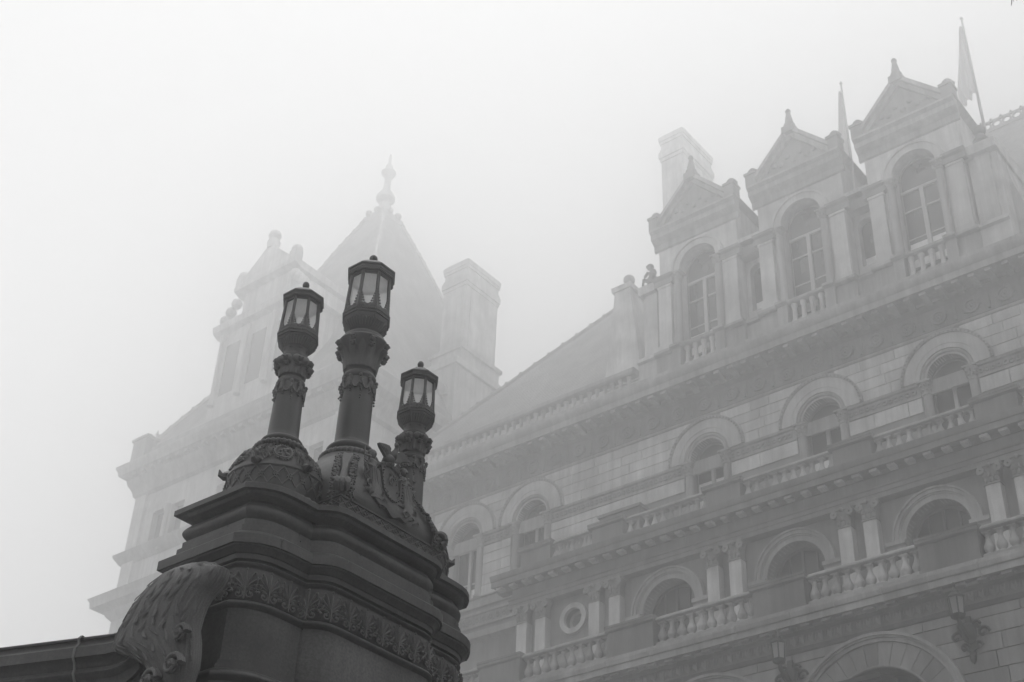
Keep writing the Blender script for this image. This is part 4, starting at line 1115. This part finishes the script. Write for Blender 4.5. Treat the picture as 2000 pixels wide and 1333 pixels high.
def lantern(par, k, z):
    """octagonal glazed lantern; k scales radii, z maps level names to heights"""
    ph = PI / 8; n = 8
    C8 = 1 / math.cos(PI / 8)
    def oct(r, zz): return [(r * math.cos(ph + 2 * PI * i / n), r * math.sin(ph + 2 * PI * i / n), zz) for i in range(n)]
    L_ = P('lantern', MB().grid([oct(r * k, zz) for r, zz in ((.12, z['neck']), (.135, z['neck'] + .015), (.14, z['neck'] + .03), (.165, z['tray0']), (.19, z['tray0'] + .03), (.205, z['tray0'] + .07), (.208, z['tray1'] - .075), (.222, z['tray1'] - .07), (.222, z['tray1'] - .05), (.212, z['tray1'] - .045), (.212, z['tray1'] - .025), (.224, z['tray1'] - .02), (.224, z['tray1'] - .005), (.214, z['tray1']))], cu=True, cap0=True, cap1=True), M_BRONZE, par, 25, S)
    cap = MB().grid([oct(r * k, zz) for r, zz in ((.19, z['cap0']), (.212, z['cap0'] + .005), (.216, z['cap0'] + .03), (.222, z['cap0'] + .035), (.222, z['cap1'] - .025), (.234, z['cap1'] - .015), (.234, z['cap1']), (.12, z['roof'] - .045), (.05, z['roof'] - .01))], cu=True, cap0=True, cap1=True)
    P('cap', cap, M_BRONZE, L_, 25, S)
    bd = MB()
    for i in range(n):
        a, b_ = oct(.217 * k, z['cap0'] + .018)[i], oct(.217 * k, z['cap0'] + .018)[(i + 1) % n]
        for q in range(9):
            t = (q + .5) / 9; bd.ball((a[0] + (b_[0] - a[0]) * t, a[1] + (b_[1] - a[1]) * t, a[2]), .012, 5, 4)
        a, b_ = oct(.224 * k, z['tray1'] - .033)[i], oct(.224 * k, z['tray1'] - .033)[(i + 1) % n]
        for q in range(9):
            t = (q + .5) / 9; bd.ball((a[0] + (b_[0] - a[0]) * t, a[1] + (b_[1] - a[1]) * t, a[2]), .011, 5, 4)
        # leafy gadroons under the tray
        for q in range(5):
            t = (q + .5) / 5; lo_, hi_ = [oct(r * k, zz) for r, zz in ((.15, z['tray0'] - .012), (.203, z['tray0'] + .06))]
            p0 = Vector(lo_[i]).lerp(Vector(lo_[(i + 1) % n]), t); p1 = Vector(hi_[i]).lerp(Vector(hi_[(i + 1) % n]), t)
            bd.tube([p0, p0.lerp(p1, .5) * 1.0, p1], [.008, .012, .014], 5)
    stuff(P('beading', bd, M_BRONZE2, L_, 60, S))
    P('added_reflector', MB().add([(x_, y_, z_ - .006) for x_, y_, z_ in oct(.185 * k, z['cap0'])], [tuple(range(8))]), M_BOUNCE, L_, 0, S)  # added plate under the cap, bouncing light onto the panes
    P('added_tray_reflector', MB().add([(x_, y_, z_ + .004) for x_, y_, z_ in oct(.185 * k, z['tray1'])], [tuple(range(8))]), M_BOUNCE, L_, 0, S)  # added plate on the tray, throwing light up into the glass
    fn = MB(); zf = z['roof']; r_ = z['ball']
    fn.lathe([(.05 * k, zf - .01), (.03 * k, zf + .01), (.025, zf + .02)], 12); fn.ball((0, 0, zf + .015 + r_ * 1.2), r_, 14, 10, (1, 1, 1.25 if k < 1.1 else 1.0))
    P('finial', fn, M_BRONZE, L_, 60, S)
    rb, rtp = .203 * k, .184 * k
    z0, z1 = z['tray1'], z['cap0'] + .005
    for i in range(n):
        a, b_ = oct(rb, z0)[i], oct(rb, z0)[(i + 1) % n]; c_, d_ = oct(rtp, z1)[i], oct(rtp, z1)[(i + 1) % n]
        A, Bv, Cv, D = Vector(a), Vector(b_), Vector(c_), Vector(d_)
        pin = .93
        P('pane', MB().add([tuple(Vector((v.x * pin, v.y * pin, v.z))) for v in (A, Bv, D, Cv)], [(0, 1, 2, 3)]), M_FROST, L_, 0, S)
        ps = MB().tube([A, Cv], .0165 * k, 6)
        for t0, t1 in ((A, Bv), (Cv, D)): ps.tube([t0 + Vector((0, 0, .01 if t0 is A else -.012)), t1 + Vector((0, 0, .01 if t0 is A else -.012))], .016 * k, 6)
        P('post', ps, M_BRONZE, L_, 40, S)
        # serrated leaf spike on each post and low cresting along the sill
        e = (Bv - A).normalized(); up_ = (Cv - A).normalized(); sp_ = MB()
        H = (z1 - z0) * .5
        for e_, outw in ((e, 1), ((Vector(oct(rb, z0)[i - 1]) - A).normalized(), 1)):
            for q in range(7):
                u0 = q / 7; wq = .058 * k * (1 - u0) + .004; zz = H * u0
                c0 = A * 1.045; c0.z = A.z
                p0 = c0 + up_ * zz; p1 = p0 + e_ * wq + up_ * (.0); p2 = p0 + e_ * wq * .42 + up_ * (H / 7 * .9); p3 = c0 + up_ * (zz + H / 7)
                inn = lambda q_: Vector((q_.x * .95, q_.y * .95, q_.z))
                sp_.add([p0, p1, p2, p3, inn(p0), inn(p1), inn(p2)], [(0, 1, 2, 3), (1, 5, 6, 2), (0, 4, 5, 1)])
                sp_.ball(p1, .011 * k, 5, 4)
            for q in range(3):
                p = A + (e_ * ((Bv - A).length * (.3 + .2 * q) * .9)) + Vector((0, 0, .02)); sp_.ball(Vector((p.x * 1.02, p.y * 1.02, p.z)), .014 * k, 5, 4, (1, 1, 1.7 if q != 1 else 1.0))
        P('leaf_spike', sp_, M_BRONZE2, L_, 0, S)
    return L_

def ornament_band(par, r0, z0, z1, n=10):
    o = MB(); R2 = random.Random(9)
    for k in range(n):
        a = 2 * PI * k / n
        zb = z0 + (z1 - z0) * (.0 if k % 2 else .3)
        for q in range(9):
            z = zb + (z1 - zb) * q / 8; o.ball(((r0 + .008) * math.cos(a + R2.uniform(-.1, .1)), (r0 + .008) * math.sin(a + R2.uniform(-.1, .1)), z), .02 * (.6 + .5 * q / 8), 6, 4)
        pts = [((r0 + .012) * math.cos(a + 2 * PI / n * t), (r0 + .012) * math.sin(a + 2 * PI / n * t), z1 - .03 - (z1 - z0) * .45 * math.sin(PI * t)) for t in (0, .2, .4, .6, .8, 1)]
        o.tube(pts, .011, 5)
    return stuff(P('garland', o, M_BRONZE2, par, 60, S))

def small_lamp(loc, label):
    t = thing('street_lamp', label, 'lamp', (loc[0] * S, loc[1] * S, 6.19 * S), 'lamps on the pedestal')
    r_ = bpy.data.objects.new('post_axis', None)
    bpy.data.objects.remove(r_)
    D = Vector((0, 0, -6.19 * S))
    before = set(bpy.data.objects)
    dome_base(t)
    sh = P('shaft', MB().lathe([(.24, 6.86), (.262, 6.875)] + [(.235 + .03 * math.sin(PI * k / 8), 6.88 + .065 * k / 8) for k in range(9)] + [(.2, 6.95), (.185, 6.965)] + [(.185 + .022 * math.sin(PI * k / 8), 6.975 + .06 * k / 8) for k in range(9)] + [(.165, 7.045), (.157, 7.06), (.152, 7.11), (.143, 7.45), (.13, 7.66), (.126, 7.67)], 28), M_BRONZE, t, 35, S)
    g_ = MB()
    for k in range(30): g_.ball((.24 * math.cos(2 * PI * k / 30), .24 * math.sin(2 * PI * k / 30), 6.915), .034, 6, 5, (1, 1, .9))
    P('gadroons', g_, M_BRONZE2, sh, 60, S)
    ornament_band(sh, .138, 7.46, 7.66)
    leaf_capital(t, [(.125, 7.66)] + [(.125 + .016 * math.sin(PI * k / 6), 7.67 + .07 * k / 6) for k in range(7)] + [(.118, 7.745), (.112, 7.76), (.113, 7.8), (.125, 7.87), (.155, 7.93), (.165, 7.95), (.165, 7.975), (.15, 7.985), (.15, 8.0), (.125, 8.01), (.115, 8.03), (.112, 8.06), (.12, 8.09)], .113, 7.77, .16, 7.95, 8, .036)
    lobes = MB()
    for k in range(11): lobes.ball((.155 * math.cos(2 * PI * k / 11), .155 * math.sin(2 * PI * k / 11), 7.925), .048, 8, 6, (1, 1, .95))
    P('lobes', lobes, M_BRONZE2, [c_ for c_ in t.children if c_.name.startswith('capital')][0], 60, S)
    lantern(t, .96, dict(neck=8.075, tray0=8.13, tray1=8.29, cap0=8.675, cap1=8.745, roof=8.885, ball=.036))
    for o in set(bpy.data.objects) - before:
        if o.parent == t: o.location = D
    return t
small_lamp((-9.305, 7.63), 'smaller bronze lamp post left of the tall one, on a lattice-banded dome')
small_lamp((-9.305, 9.427), 'smaller bronze lamp post right of the tall one, partly behind the eagle')

CL = thing('street_lamp', 'tallest bronze lamp post in the middle, on a square base with shield and eagle', 'lamp', (-9.305 * S, 8.529 * S, 6.19 * S), 'lamps on the pedestal')
before = set(bpy.data.objects)
def rsq(h, z, n=7, rnd=.3):      # rounded square ring
    out = []
    for q in range(4):
        a0 = q * PI / 2
        for k in range(n):
            a = a0 + PI / 2 * k / n
            c_, s_ = math.cos(a), math.sin(a); m_ = max(abs(c_), abs(s_)); w_ = 1 - rnd
            out.append((h * (c_ / m_ * w_ + c_ * 1.12 * rnd), h * (s_ / m_ * w_ + s_ * 1.12 * rnd), z))
    return out
bm_ = MB().grid([rsq(h, z, 8, r_) for h, z, r_ in ((.70, 6.19, .02), (.72, 6.2, .02), (.72, 6.225, .02), (.70, 6.23, .02), (.70, 6.315, .02), (.715, 6.32, .02), (.715, 6.335, .02), (.69, 6.34, .05))], cu=True, cap0=True, cap1=True)
cb_ = P('base', bm_, M_BRONZE, CL, 25, S)
bell = MB().grid([rsq(h, z, 8, r_) for h, z, r_ in ((.66, 6.335, .1), (.685, 6.38, .12), (.69, 6.45, .15), (.67, 6.55, .2), (.625, 6.67, .25), (.56, 6.79, .3), (.48, 6.91, .4), (.4, 7.02, .5), (.33, 7.11, .7), (.29, 7.17, .95), (.285, 7.19, 1.0))], cu=True, cap1=True)
P('bell', bell, M_BRONZE, cb_, 40, S)
o = MB()
for q in range(4):                                           # lattice on the square plinth
    R_ = Matrix.Rotation(q * PI / 2, 3, 'Z')
    for k in range(-6, 7):
        for s in (-1, 1):
            a = R_ @ Vector((.704, .108 * k - .054 * s, 6.235)); b_ = R_ @ Vector((.704, .108 * k + .054 * s, 6.312)); o.tube([a, b_], .006, 4)
        o.ball(R_ @ Vector((.706, .108 * k + .054, 6.273)), .014, 5, 4)
P('lattice_band', o, M_BRONZE2, cb_, 40, S)
hs = [(.66, 6.335), (.685, 6.38), (.69, 6.45), (.67, 6.55), (.625, 6.67), (.56, 6.79), (.48, 6.91), (.4, 7.02), (.33, 7.11)]
rn = [.1, .12, .15, .2, .25, .3, .4, .5, .7]
for q in range(4):                                           # acanthus straps on the corners with a volute at the foot
    R_ = Matrix.Rotation(q * PI / 2 + PI / 4, 3, 'Z'); o = MB()
    rows = []
    def diag(i): h, z = hs[i]; r_ = rn[i]; return h * ((1 - r_) * 1.414 + 1.12 * r_), z
    for i in range(len(hs)):
        d_, z = diag(i); w_ = .055 + .02 * math.sin(i * 1.1)
        rows.append([tuple(R_ @ Vector((d_ + dx, dy, z))) for dx, dy in ((-.03, -w_), (.035, -w_ * .6), (.022, 0), (.035, w_ * .6), (-.03, w_))])
    o.grid(rows)
    R3 = random.Random(q)
    for i in range(len(hs) - 1):
        for t in (0, .25, .5, .75):
            d0, z0 = diag(i); d1, z1 = diag(i + 1); d_ = d0 + (d1 - d0) * t; z = z0 + (z1 - z0) * t
            for s in (-1, 1):
                for w_, rr in ((.062, .018), (.085, .021), (.105, .015)):
                    o.ball(R_ @ Vector((d_ + R3.uniform(-.012, .012) - (w_ - .06) * .5, s * (w_ + R3.uniform(-.008, .008)), z + R3.uniform(-.01, .01))), rr * R3.uniform(.8, 1.25), 6, 4, (1, 1, .8))
    d_, z = diag(0)
    pts = [tuple(R_ @ Vector((d_ + .05 + .075 * (1 - k / 16) * math.cos(-1.2 + k * .5), 0, 6.45 + .075 * (1 - k / 16) * math.sin(-1.2 + k * .5)))) for k in range(15)]
    for dy in (-.05, 0, .05): o.tube([tuple(Vector(p) + R_ @ Vector((0, dy, 0))) for p in pts], .03, 6)
    P('corner_leaf', o, M_BRONZE2, cb_, 50, S)
sh = P('shaft', MB().lathe([(.27, 7.16), (.29, 7.18)] + [(.275 + .035 * math.sin(PI * k / 8), 7.185 + .085 * k / 8) for k in range(9)] + [(.25, 7.28), (.23, 7.3)] + [(.225 + .026 * math.sin(PI * k / 8), 7.31 + .075 * k / 8) for k in range(9)] + [(.2, 7.395), (.185, 7.41), (.178, 7.45), (.176, 7.5), (.172, 7.9), (.166, 8.2), (.16, 8.21)], 32), M_BRONZE, CL, 35, S)
g_ = MB()
for k in range(34): g_.ball((.28 * math.cos(2 * PI * k / 34), .28 * math.sin(2 * PI * k / 34), 7.23), .04, 6, 5, (1, 1, .95))
P('gadroons', g_, M_BRONZE2, sh, 60, S)
ornament_band(sh, .17, 7.93, 8.2, 10)
leaf_capital(CL, [(.16, 8.19)] + [(.16 + .021 * math.sin(PI * k / 6), 8.2 + .09 * k / 6) for k in range(7)] + [(.155, 8.295), (.155, 8.33), (.16, 8.42), (.178, 8.5), (.215, 8.58), (.262, 8.65), (.27, 8.68), (.262, 8.7), (.225, 8.715), (.232, 8.74), (.225, 8.76), (.19, 8.77), (.165, 8.79), (.16, 8.81), (.18, 8.83)], .156, 8.33, .25, 8.66, 8, .04)
lantern(CL, 1.2, dict(neck=8.81, tray0=8.87, tray1=9.06, cap0=9.55, cap1=9.64, roof=9.805, ball=.047))
# coat of arms on the face that looks out over the stair (+x side); local x = out, y = along, z = up
def lof(m, rings, n=10):
    rows = [[(cx + rx * math.cos(2 * PI * k / n), cy + ry * math.sin(2 * PI * k / n), cz) for k in range(n)] for cx, cy, cz, rx, ry in rings]
    return m.grid(rows, cu=True, cap0=True, cap1=True)
X = .57
shd = MB()
shape = [(-.11, 6.99), (0, 7.02), (.11, 6.99), (.15, 6.93), (.135, 6.78), (.12, 6.67), (.06, 6.6), (0, 6.57), (-.06, 6.6), (-.12, 6.67), (-.135, 6.78), (-.15, 6.93)]
rows = []
for sc_, xx in ((1.06, X - .06), (1.06, X + .03), (1.0, X + .05), (.86, X + .045), (.84, X + .028)):
    rows.append([(xx + .06 * (7.0 - z_) / .4, y_ * sc_, 6.8 + (z_ - 6.8) * sc_) for y_, z_ in shape])
shd.grid(rows, cu=True, cap1=True)
em = P('coat_of_arms', shd, M_BRONZE, CL, 30, S)
rl = MB(); R2 = random.Random(2)
for k in range(14):
    y_, z_ = R2.uniform(-.08, .08), R2.uniform(6.68, 6.92); rl.tube([(X + .035 + .06 * (7 - z_) / .4, y_, z_), (X + .04 + .06 * (7 - z_) / .4, y_ + R2.uniform(-.05, .05), z_ + R2.uniform(-.02, .04))], .008, 5)
rl.ring(0, 0, .03, .045, 0, .01, 0, 2 * PI, 10); rl.v = [(x, y, z) if len(rl.v) and abs(x) > .3 else (X + .075 - y, x, z + 6.82) for x, y, z in rl.v]
P('shield_relief', rl, M_BRONZE2, em, 50, S)
for s in (-1, 1):                                            # draped standing supporters
    f = MB(); y0 = s * .225
    lof(f, [(X + .1, y0, 6.5, .055, .085), (X + .08, y0, 6.6, .06, .075), (X + .05, y0, 6.72, .055, .062), (X + .03, y0 - s * .005, 6.82, .05, .065), (X + .01, y0, 6.88, .04, .05), (X, y0, 6.94, .05, .07), (X - .01, y0, 6.975, .04, .06), (X - .01, y0 - s * .005, 6.99, .02, .025)])
    f.ball((X, y0 + s * .0, 7.035), .043, 10, 8, (.95, .85, 1.15)); f.ball((X - .015, y0, 7.06), .042, 8, 6, (1, 1.05, .8))
    f.ball((X + .04, y0, 7.03), .012, 6, 5)
    f.tube([(X, y0 + s * .065, 6.955), (X + .02, y0 + s * .1, 6.87), (X + .05, y0 + s * .085, 6.79)], [.024, .02, .016], 7); f.tube([(X, y0 - s * .065, 6.955), (X + .04, y0 - s * .09, 6.9), (X + .06, y0 - s * .1, 6.88)], [.024, .02, .015], 7)
    f.tube([(X - .01, y0 + s * .12, 6.5), (X + .03, y0 + s * .11, 6.8), (X + .0, y0 + s * .12, 7.08)], .009, 5)
    for k in range(5): f.tube([(X + .075 - .006 * abs(k - 2), y0 + (k - 2) * .02, 6.85), (X + .112 - .008 * abs(k - 2), y0 + (k - 2) * .027 + .006, 6.68), (X + .125 - .01 * abs(k - 2), y0 + (k - 2) * .03, 6.58), (X + .146 - .012 * abs(k - 2), y0 + (k - 2) * .032 - .005, 6.5)], .011, 5)
    P('figure', f, M_BRONZE2, em, 60, S)
rb_ = MB(); rows = []
for k in range(21):
    t = -1 + 2 * k / 20; y_ = t * .27; z_ = 6.53 - .12 * (1 - t * t) + .02 * math.sin(t * 9)
    xo = X + .16 - .03 * t * t
    rows.append([(xo - .02, y_, z_ + .024), (xo + .012, y_, z_ + .02), (xo + .012, y_, z_ - .022), (xo - .02, y_, z_ - .026)])
rb_.grid(rows, cu=True, cap0=True, cap1=True)
P('ribbon', rb_, M_BRONZE, em, 30, S)
lw = MB(); R2 = random.Random(31)
def hx(z):
    for (h0, z0), (h1, z1) in zip(hs, hs[1:]):
        if z0 <= z <= z1: return h0 + (h1 - h0) * (z - z0) / (z1 - z0)
    return .6
for s_ in (-1, 1):
    for q in range(46):                                       # scrolling leafage either side of the shield
        y_, z_ = s_ * R2.uniform(.12, .36), R2.uniform(6.44, 6.98); x_ = max(hx(z_), X + .02) + .008
        a_ = R2.uniform(0, 6.28); L2 = R2.uniform(.025, .055)
        dy, dz = math.cos(a_) * L2, math.sin(a_) * L2
        lw.tube([(x_, y_ - dy, z_ - dz), (x_ + .02, y_ + dz * .3, z_ - dy * .3), (x_ + .006, y_ + dy, z_ + dz)], [.006, .016, .005], 5)
    for q in range(3):
        cy_, cz_ = s_ * (.16 + .08 * q), 6.5 + .07 * q
        lw.tube([(hx(cz_) + .03, cy_ + .045 * (1 - k / 16) * math.cos(k * .55 * s_), cz_ + .045 * (1 - k / 16) * math.sin(k * .55)) for k in range(14)], .011, 5)
for k in range(30):
    t_ = 2 * PI * k / 30; lw.ball((X + .06 + .06 * (7.0 - 6.8 - .2 * math.sin(t_)) / .4, .142 * math.cos(t_), 6.8 + .215 * math.sin(t_)), .011, 5, 4)
stuff(P('leafwork', lw, M_BRONZE2, em, 60, S))
P('globe', MB().ball((X, 0, 7.075), .062, 16, 10).lathe([(.05, 7.0), (.05, 7.02)], 10, X, 0), M_BRONZE, em, 60, S)
eg = MB()
lof(eg, [(X, .02, 7.07, .025, .03), (X + .01, .025, 7.1, .05, .05), (X + .015, .03, 7.14, .05, .05), (X + .02, .045, 7.18, .035, .035)])
eg.tube([(X + .02, .045, 7.17), (X + .025, .06, 7.21), (X + .03, .062, 7.245), (X + .035, .05, 7.262)], [.036, .026, .022, .018], 8); eg.ball((X + .035, .052, 7.258), .024, 8, 6); eg.tube([(X + .04, .045, 7.258), (X + .05, .025, 7.25), (X + .052, .02, 7.238)], [.011, .008, .003], 5)
def wing(pts, th=.016):
    rows = [[(X + xx - th, yy, zz), (X + xx + th, yy, zz)] for xx, yy, zz in pts]
    n = len(pts); v = [r_[0] for r_ in rows] + [r_[1] for r_ in rows]
    eg.add(v, [tuple(range(n)), tuple(range(n, 2 * n))[::-1]] + [(i, (i + 1) % n, n + (i + 1) % n, n + i) for i in range(n)])
wing([(0, -0.172, 7.193), (0, -0.098, 7.217), (0, -0.028, 7.228), (0, 0.000, 7.209), (0, -0.002, 7.177), (0, 0.032, 7.168), (0, 0.023, 7.087), (0, -0.026, 7.058), (0, -0.090, 7.109), (0, -0.156, 7.163)])
wing([(0, 0.069, 7.186), (0, 0.111, 7.217), (0, 0.154, 7.243), (0, 0.187, 7.244), (0, 0.211, 7.214), (0, 0.287, 7.193), (0, 0.198, 7.151), (0, 0.137, 7.111), (0, 0.075, 7.082), (0, 0.036, 7.083)])
for k in range(6): eg.tube([(X + .017, -.03 - .022 * k, 7.1 + .013 * k), (X + .017, -.045 - .024 * k, 7.17 + .004 * k)], .008, 4)
eg.tube([(X, 0, 7.14), (X - .05, .0, 7.1), (X - .09, .0, 7.07)], [.04, .035, .02], 6)
P('eagle', eg, M_BRONZE, em, 40, S)
D = Vector((0, 0, -6.19 * S))
for o in set(bpy.data.objects) - before:
    if o.parent == CL: o.location = D

# ------------------------------------------------------------------ coping wall with the acanthus console, left of the pedestal
CW = thing('coping_wall', 'low granite wall with moulded coping that sweeps up into a carved acanthus scroll beside the pedestal', 'wall', (-12.3 * S, 6.46 * S, GROUND))
WOFF = Vector((12.3 * S, -6.46 * S, -GROUND))
dv = Vector((-.947, -.32, 0)).normalized(); nv_ = Vector((dv.y, -dv.x, 0))     # nv_ points away from the viewer's side
nv_ = Vector((-dv.y, dv.x, 0))
if nv_.y > 0: nv_ = -nv_                                                       # outward, towards the camera
O0 = Vector((-9.95, 6.93, 0))
prof = [(-.28, 4.97), (.0, 5.0), (.008, 4.99), (.004, 4.976), (-.018, 4.972), (-.018, 4.962), (-.008, 4.935), (.016, 4.91), (.05, 4.884), (.05, 4.79), (.035, 4.785), (.0, 4.76), (-.02, 4.74), (-.03, 4.71), (-.01, 4.69), (.0, 4.66), (-.02, 4.63), (-.05, 4.61), (-.06, 4.58), (-.06, 4.5), (-.09, 4.49), (-.09, GROUND / S), (-.28, GROUND / S)]
rows = []
for t, lift in [(0, .16), (.04, .115), (.09, .07), (.15, .032), (.22, .01), (.3, 0), (.55, 0), (1.2, 0), (2.5, 0), (6, 0)]:
    base = O0 + dv * t
    rows.append([tuple(Vector((base.x, base.y, 0)) + nv_ * d_ + Vector((0, 0, z_ + (lift if z_ > 4.4 else 0)))) for d_, z_ in prof])
cwp = P('coping', MB().grid(rows, cu=True, cap0=True, cap1=True), M_PED, CW, 30, S, loc=WOFF)
# console: a lobed body lofted along its own height, draped in leaves
con = MB(); rows = []
ctr = [(4.205, -9.13, 6.82, 0.11, 0.086), (4.321, -9.169, 6.81, 0.186, 0.108), (4.416, -9.199, 6.8, 0.245, 0.13), (4.516, -9.25, 6.79, 0.293, 0.144), (4.618, -9.343, 6.78, 0.378, 0.151), (4.741, -9.496, 6.775, 0.5, 0.158), (4.843, -9.48, 6.77, 0.506, 0.158), (4.928, -9.447, 6.77, 0.496, 0.162), (5.008, -9.396, 6.77, 0.502, 0.166), (5.067, -9.333, 6.77, 0.538, 0.166), (5.125, -9.282, 6.77, 0.537, 0.158), (5.193, -9.239, 6.775, 0.501, 0.151), (5.259, -9.25, 6.78, 0.389, 0.137), (5.312, -9.286, 6.79, 0.27, 0.115), (5.347, -9.325, 6.8, 0.099, 0.072), (5.368, -9.33, 6.8, 0.03, 0.022)]
def con_pt(z, a, out=0.0):
    for q0, q1 in zip(ctr, ctr[1:]):
        if q0[0] <= z <= q1[0]:
            t = (z - q0[0]) / (q1[0] - q0[0]); c_ = [q0[i] + (q1[i] - q0[i]) * t for i in range(5)]; break
    else: c_ = ctr[-1]
    p = 2.6; ca, sa = math.cos(a), math.sin(a); k_ = (abs(ca) ** p + abs(sa) ** p) ** (-1 / p)
    rib = 1 + .010 * math.cos(a * 34)
    return Vector((c_[1] + (c_[3] + out) * k_ * ca * rib, c_[2] + (c_[4] + out) * k_ * sa * rib, c_[0]))
for q0, q1 in zip(ctr, ctr[1:]):
    for t in (0, .5): rows.append([tuple(con_pt(q0[0] + (q1[0] - q0[0]) * t, 2 * PI * k / 160)) for k in range(160)])
rows.append([tuple(con_pt(ctr[-1][0] - .001, 2 * PI * k / 160)) for k in range(160)])
con.grid(rows, cu=True, cap0=True, cap1=True)
cons = P('scroll_console', con, M_PEDC, CW, 50, S, loc=WOFF)
R2 = random.Random(21); lv = MB()
def leaflet(m, z, a, L_, w_, lean, out):
    v = []
    for u, ww, ou in ((0, .35, -.004), (.25, .8, .006), (.5, 1.0, .014), (.72, .95, .026), (.88, .7, .036), (1.0, .25, .024)):
        for s in (-1, -.5, 0, .5, 1):
            zz = max(4.22, min(5.36, z + L_ * (.5 - u) - .012 * abs(s))); v.append(tuple(con_pt(zz, a + lean * u + s * ww * w_, ou * .62 + (.004 - .007 * abs(s)))))
    m.add(v, [(i + 5 * j, i + 1 + 5 * j, i + 6 + 5 * j, i + 5 + 5 * j) for j in range(5) for i in range(4)])
for col_ in range(6):                                        # tiers of leaf lobes curling off the ribbed body
    a0 = -PI * .95 + col_ * .5
    for r_ in range(8):
        z = 4.4 + .122 * r_ + .05 * (col_ % 2) + R2.uniform(-.02, .02)
        for s in (-1, 1):
            if R2.random() < .1: continue
            leaflet(lv, z + R2.uniform(-.03, .03), a0 + s * .075 + R2.uniform(-.02, .02), R2.uniform(.1, .16), R2.uniform(.035, .055), s * R2.uniform(.05, .16), 0)
P('acanthus_leaves', lv, M_PEDC, cons, 60, S, loc=(0, 0, 0))
for (cx_, cz_, R_, yy) in ((-9.04, 4.37, .1, 6.635), (-9.33, 4.31, .095, 6.65), (-9.0, 4.63, .075, 6.63)):
    vo_ = MB()
    for dy in (0, .03):
        vo_.tube([(cx_ + R_ * (1 - k / 26) * math.cos(k * .42), yy + dy - .03 * (k / 24), cz_ + R_ * (1 - k / 26) * math.sin(k * .42)) for k in range(24)], [.024 * (1 - k / 36) for k in range(24)], 7)
    vo_.ball((cx_, yy - .012, cz_), .026, 8, 6)
    P('volute', vo_, M_PEDC, cons, 50, S)

# cable strapped round the coping
cb = thing('cable', 'thin grey cable looped around the granite coping at the lower left', 'cable', (-10.52 * S, 6.735 * S, 4.7 * S))
q = O0 + dv * .62
pts = [Vector((q.x, q.y, 0)) + nv_ * d_ + Vector((0, 0, z_)) for d_, z_ in ((-.29, 4.6), (-.29, 4.98), (-.15, 5.005), (.005, 5.012), (.038, 4.975), (.02, 4.94), (.045, 4.895), (.06, 4.88), (.06, 4.79), (.02, 4.75), (-.0, 4.7), (.01, 4.66), (-.05, 4.58))]
loopc = MB().tube([tuple(p) for p in pts], .0065, 6).tube([tuple(p + dv * .014) for p in pts], .0065, 6)
P('loop', loopc, M_CABLE, cb, 60, S, loc=(10.52 * S, -6.735 * S, -4.7 * S))

# ------------------------------------------------------------------ bare tree at the right, only twig ends reach the picture
TR_ = thing('bare_tree', 'leafless tree whose dark twig tips hang into the top right corner', 'tree', (2.2, 10.6, GROUND))
TOFF = Vector((-2.2, -10.6, -GROUND))
tk = MB().tube([(2.2, 10.6, GROUND), (2.25, 10.55, 1.5), (2.15, 10.6, 4.0), (2.3, 10.7, 6.5)], [.2, .17, .15, .13], 10)
P('trunk', tk, M_BARK, TR_, 60, loc=TOFF)
bx = MB(); R2 = random.Random(17)
def limb(p, d, L_, r_, depth):
    p = Vector(p); pts = [p]; rad = [r_]
    n = 5
    for k in range(n):
        d = (d + Vector((R2.uniform(-.18, .18), R2.uniform(-.18, .18), R2.uniform(-.1, .14)))).normalized()
        p = p + d * (L_ / n); pts.append(p); rad.append(r_ * (1 - .75 * (k + 1) / n))
        if depth and k:
            side = Vector((R2.uniform(-1, 1), R2.uniform(-1, 1), R2.uniform(-.3, .6))).normalized()
            limb(p, (d * .6 + side * .8).normalized(), L_ * .55, rad[-1] * .7, depth - 1)
    bx.tube(pts, rad, 6)
limb((2.3, 10.7, 6.5), Vector((.5, .2, .8)), 3.2, .12, 2)
limb((2.15, 10.6, 4.6), Vector((.9, -.3, .45)), 2.8, .1, 2)
limb((2.3, 10.65, 6.0), Vector((.3, .7, .7)), 3.0, .1, 2)
# the limb that reaches towards the building, with its fine drooping twigs
tip = Vector((-.157, .675, .7215)) * 14.2
main = [(2.25, 10.65, 6.4), (1.4, 10.3, 8.4), (.2, 10.0, 10.0), (-1.2, 9.72, 10.72), (-1.9, 9.6, 10.6)]
bx.tube(main, [.1, .075, .05, .025, .012], 7)
for k, (a, b_, c_) in enumerate((((-1.9, 9.6, 10.6), tip + Vector((-.02, 0, .16)), tip + Vector((-.055, .0, .0))), ((-1.6, 9.64, 10.66), tip + Vector((.05, 0, .14)), tip + Vector((.0, .0, .03))),
                                   ((-1.5, 9.66, 10.68), tip + Vector((.12, 0, .12)), tip + Vector((.06, 0, -.05))), ((-1.3, 9.7, 10.7), tip + Vector((.16, 0, .1)), tip + Vector((.075, .02, -.1))))):
    bx.tube([a, (Vector(a) + b_) / 2 + Vector((0, 0, .04)), b_, c_], [.011, .009, .006, .003], 5)
    for q in range(2): bx.tube([b_ + (c_ - b_) * (.4 + .3 * q), b_ + (c_ - b_) * (.6 + .3 * q) + Vector((R2.uniform(-.03, .03), 0, R2.uniform(-.03, .01)))], [.004, .002], 4)
P('branches', bx, M_BARK, TR_, 60, loc=TOFF)
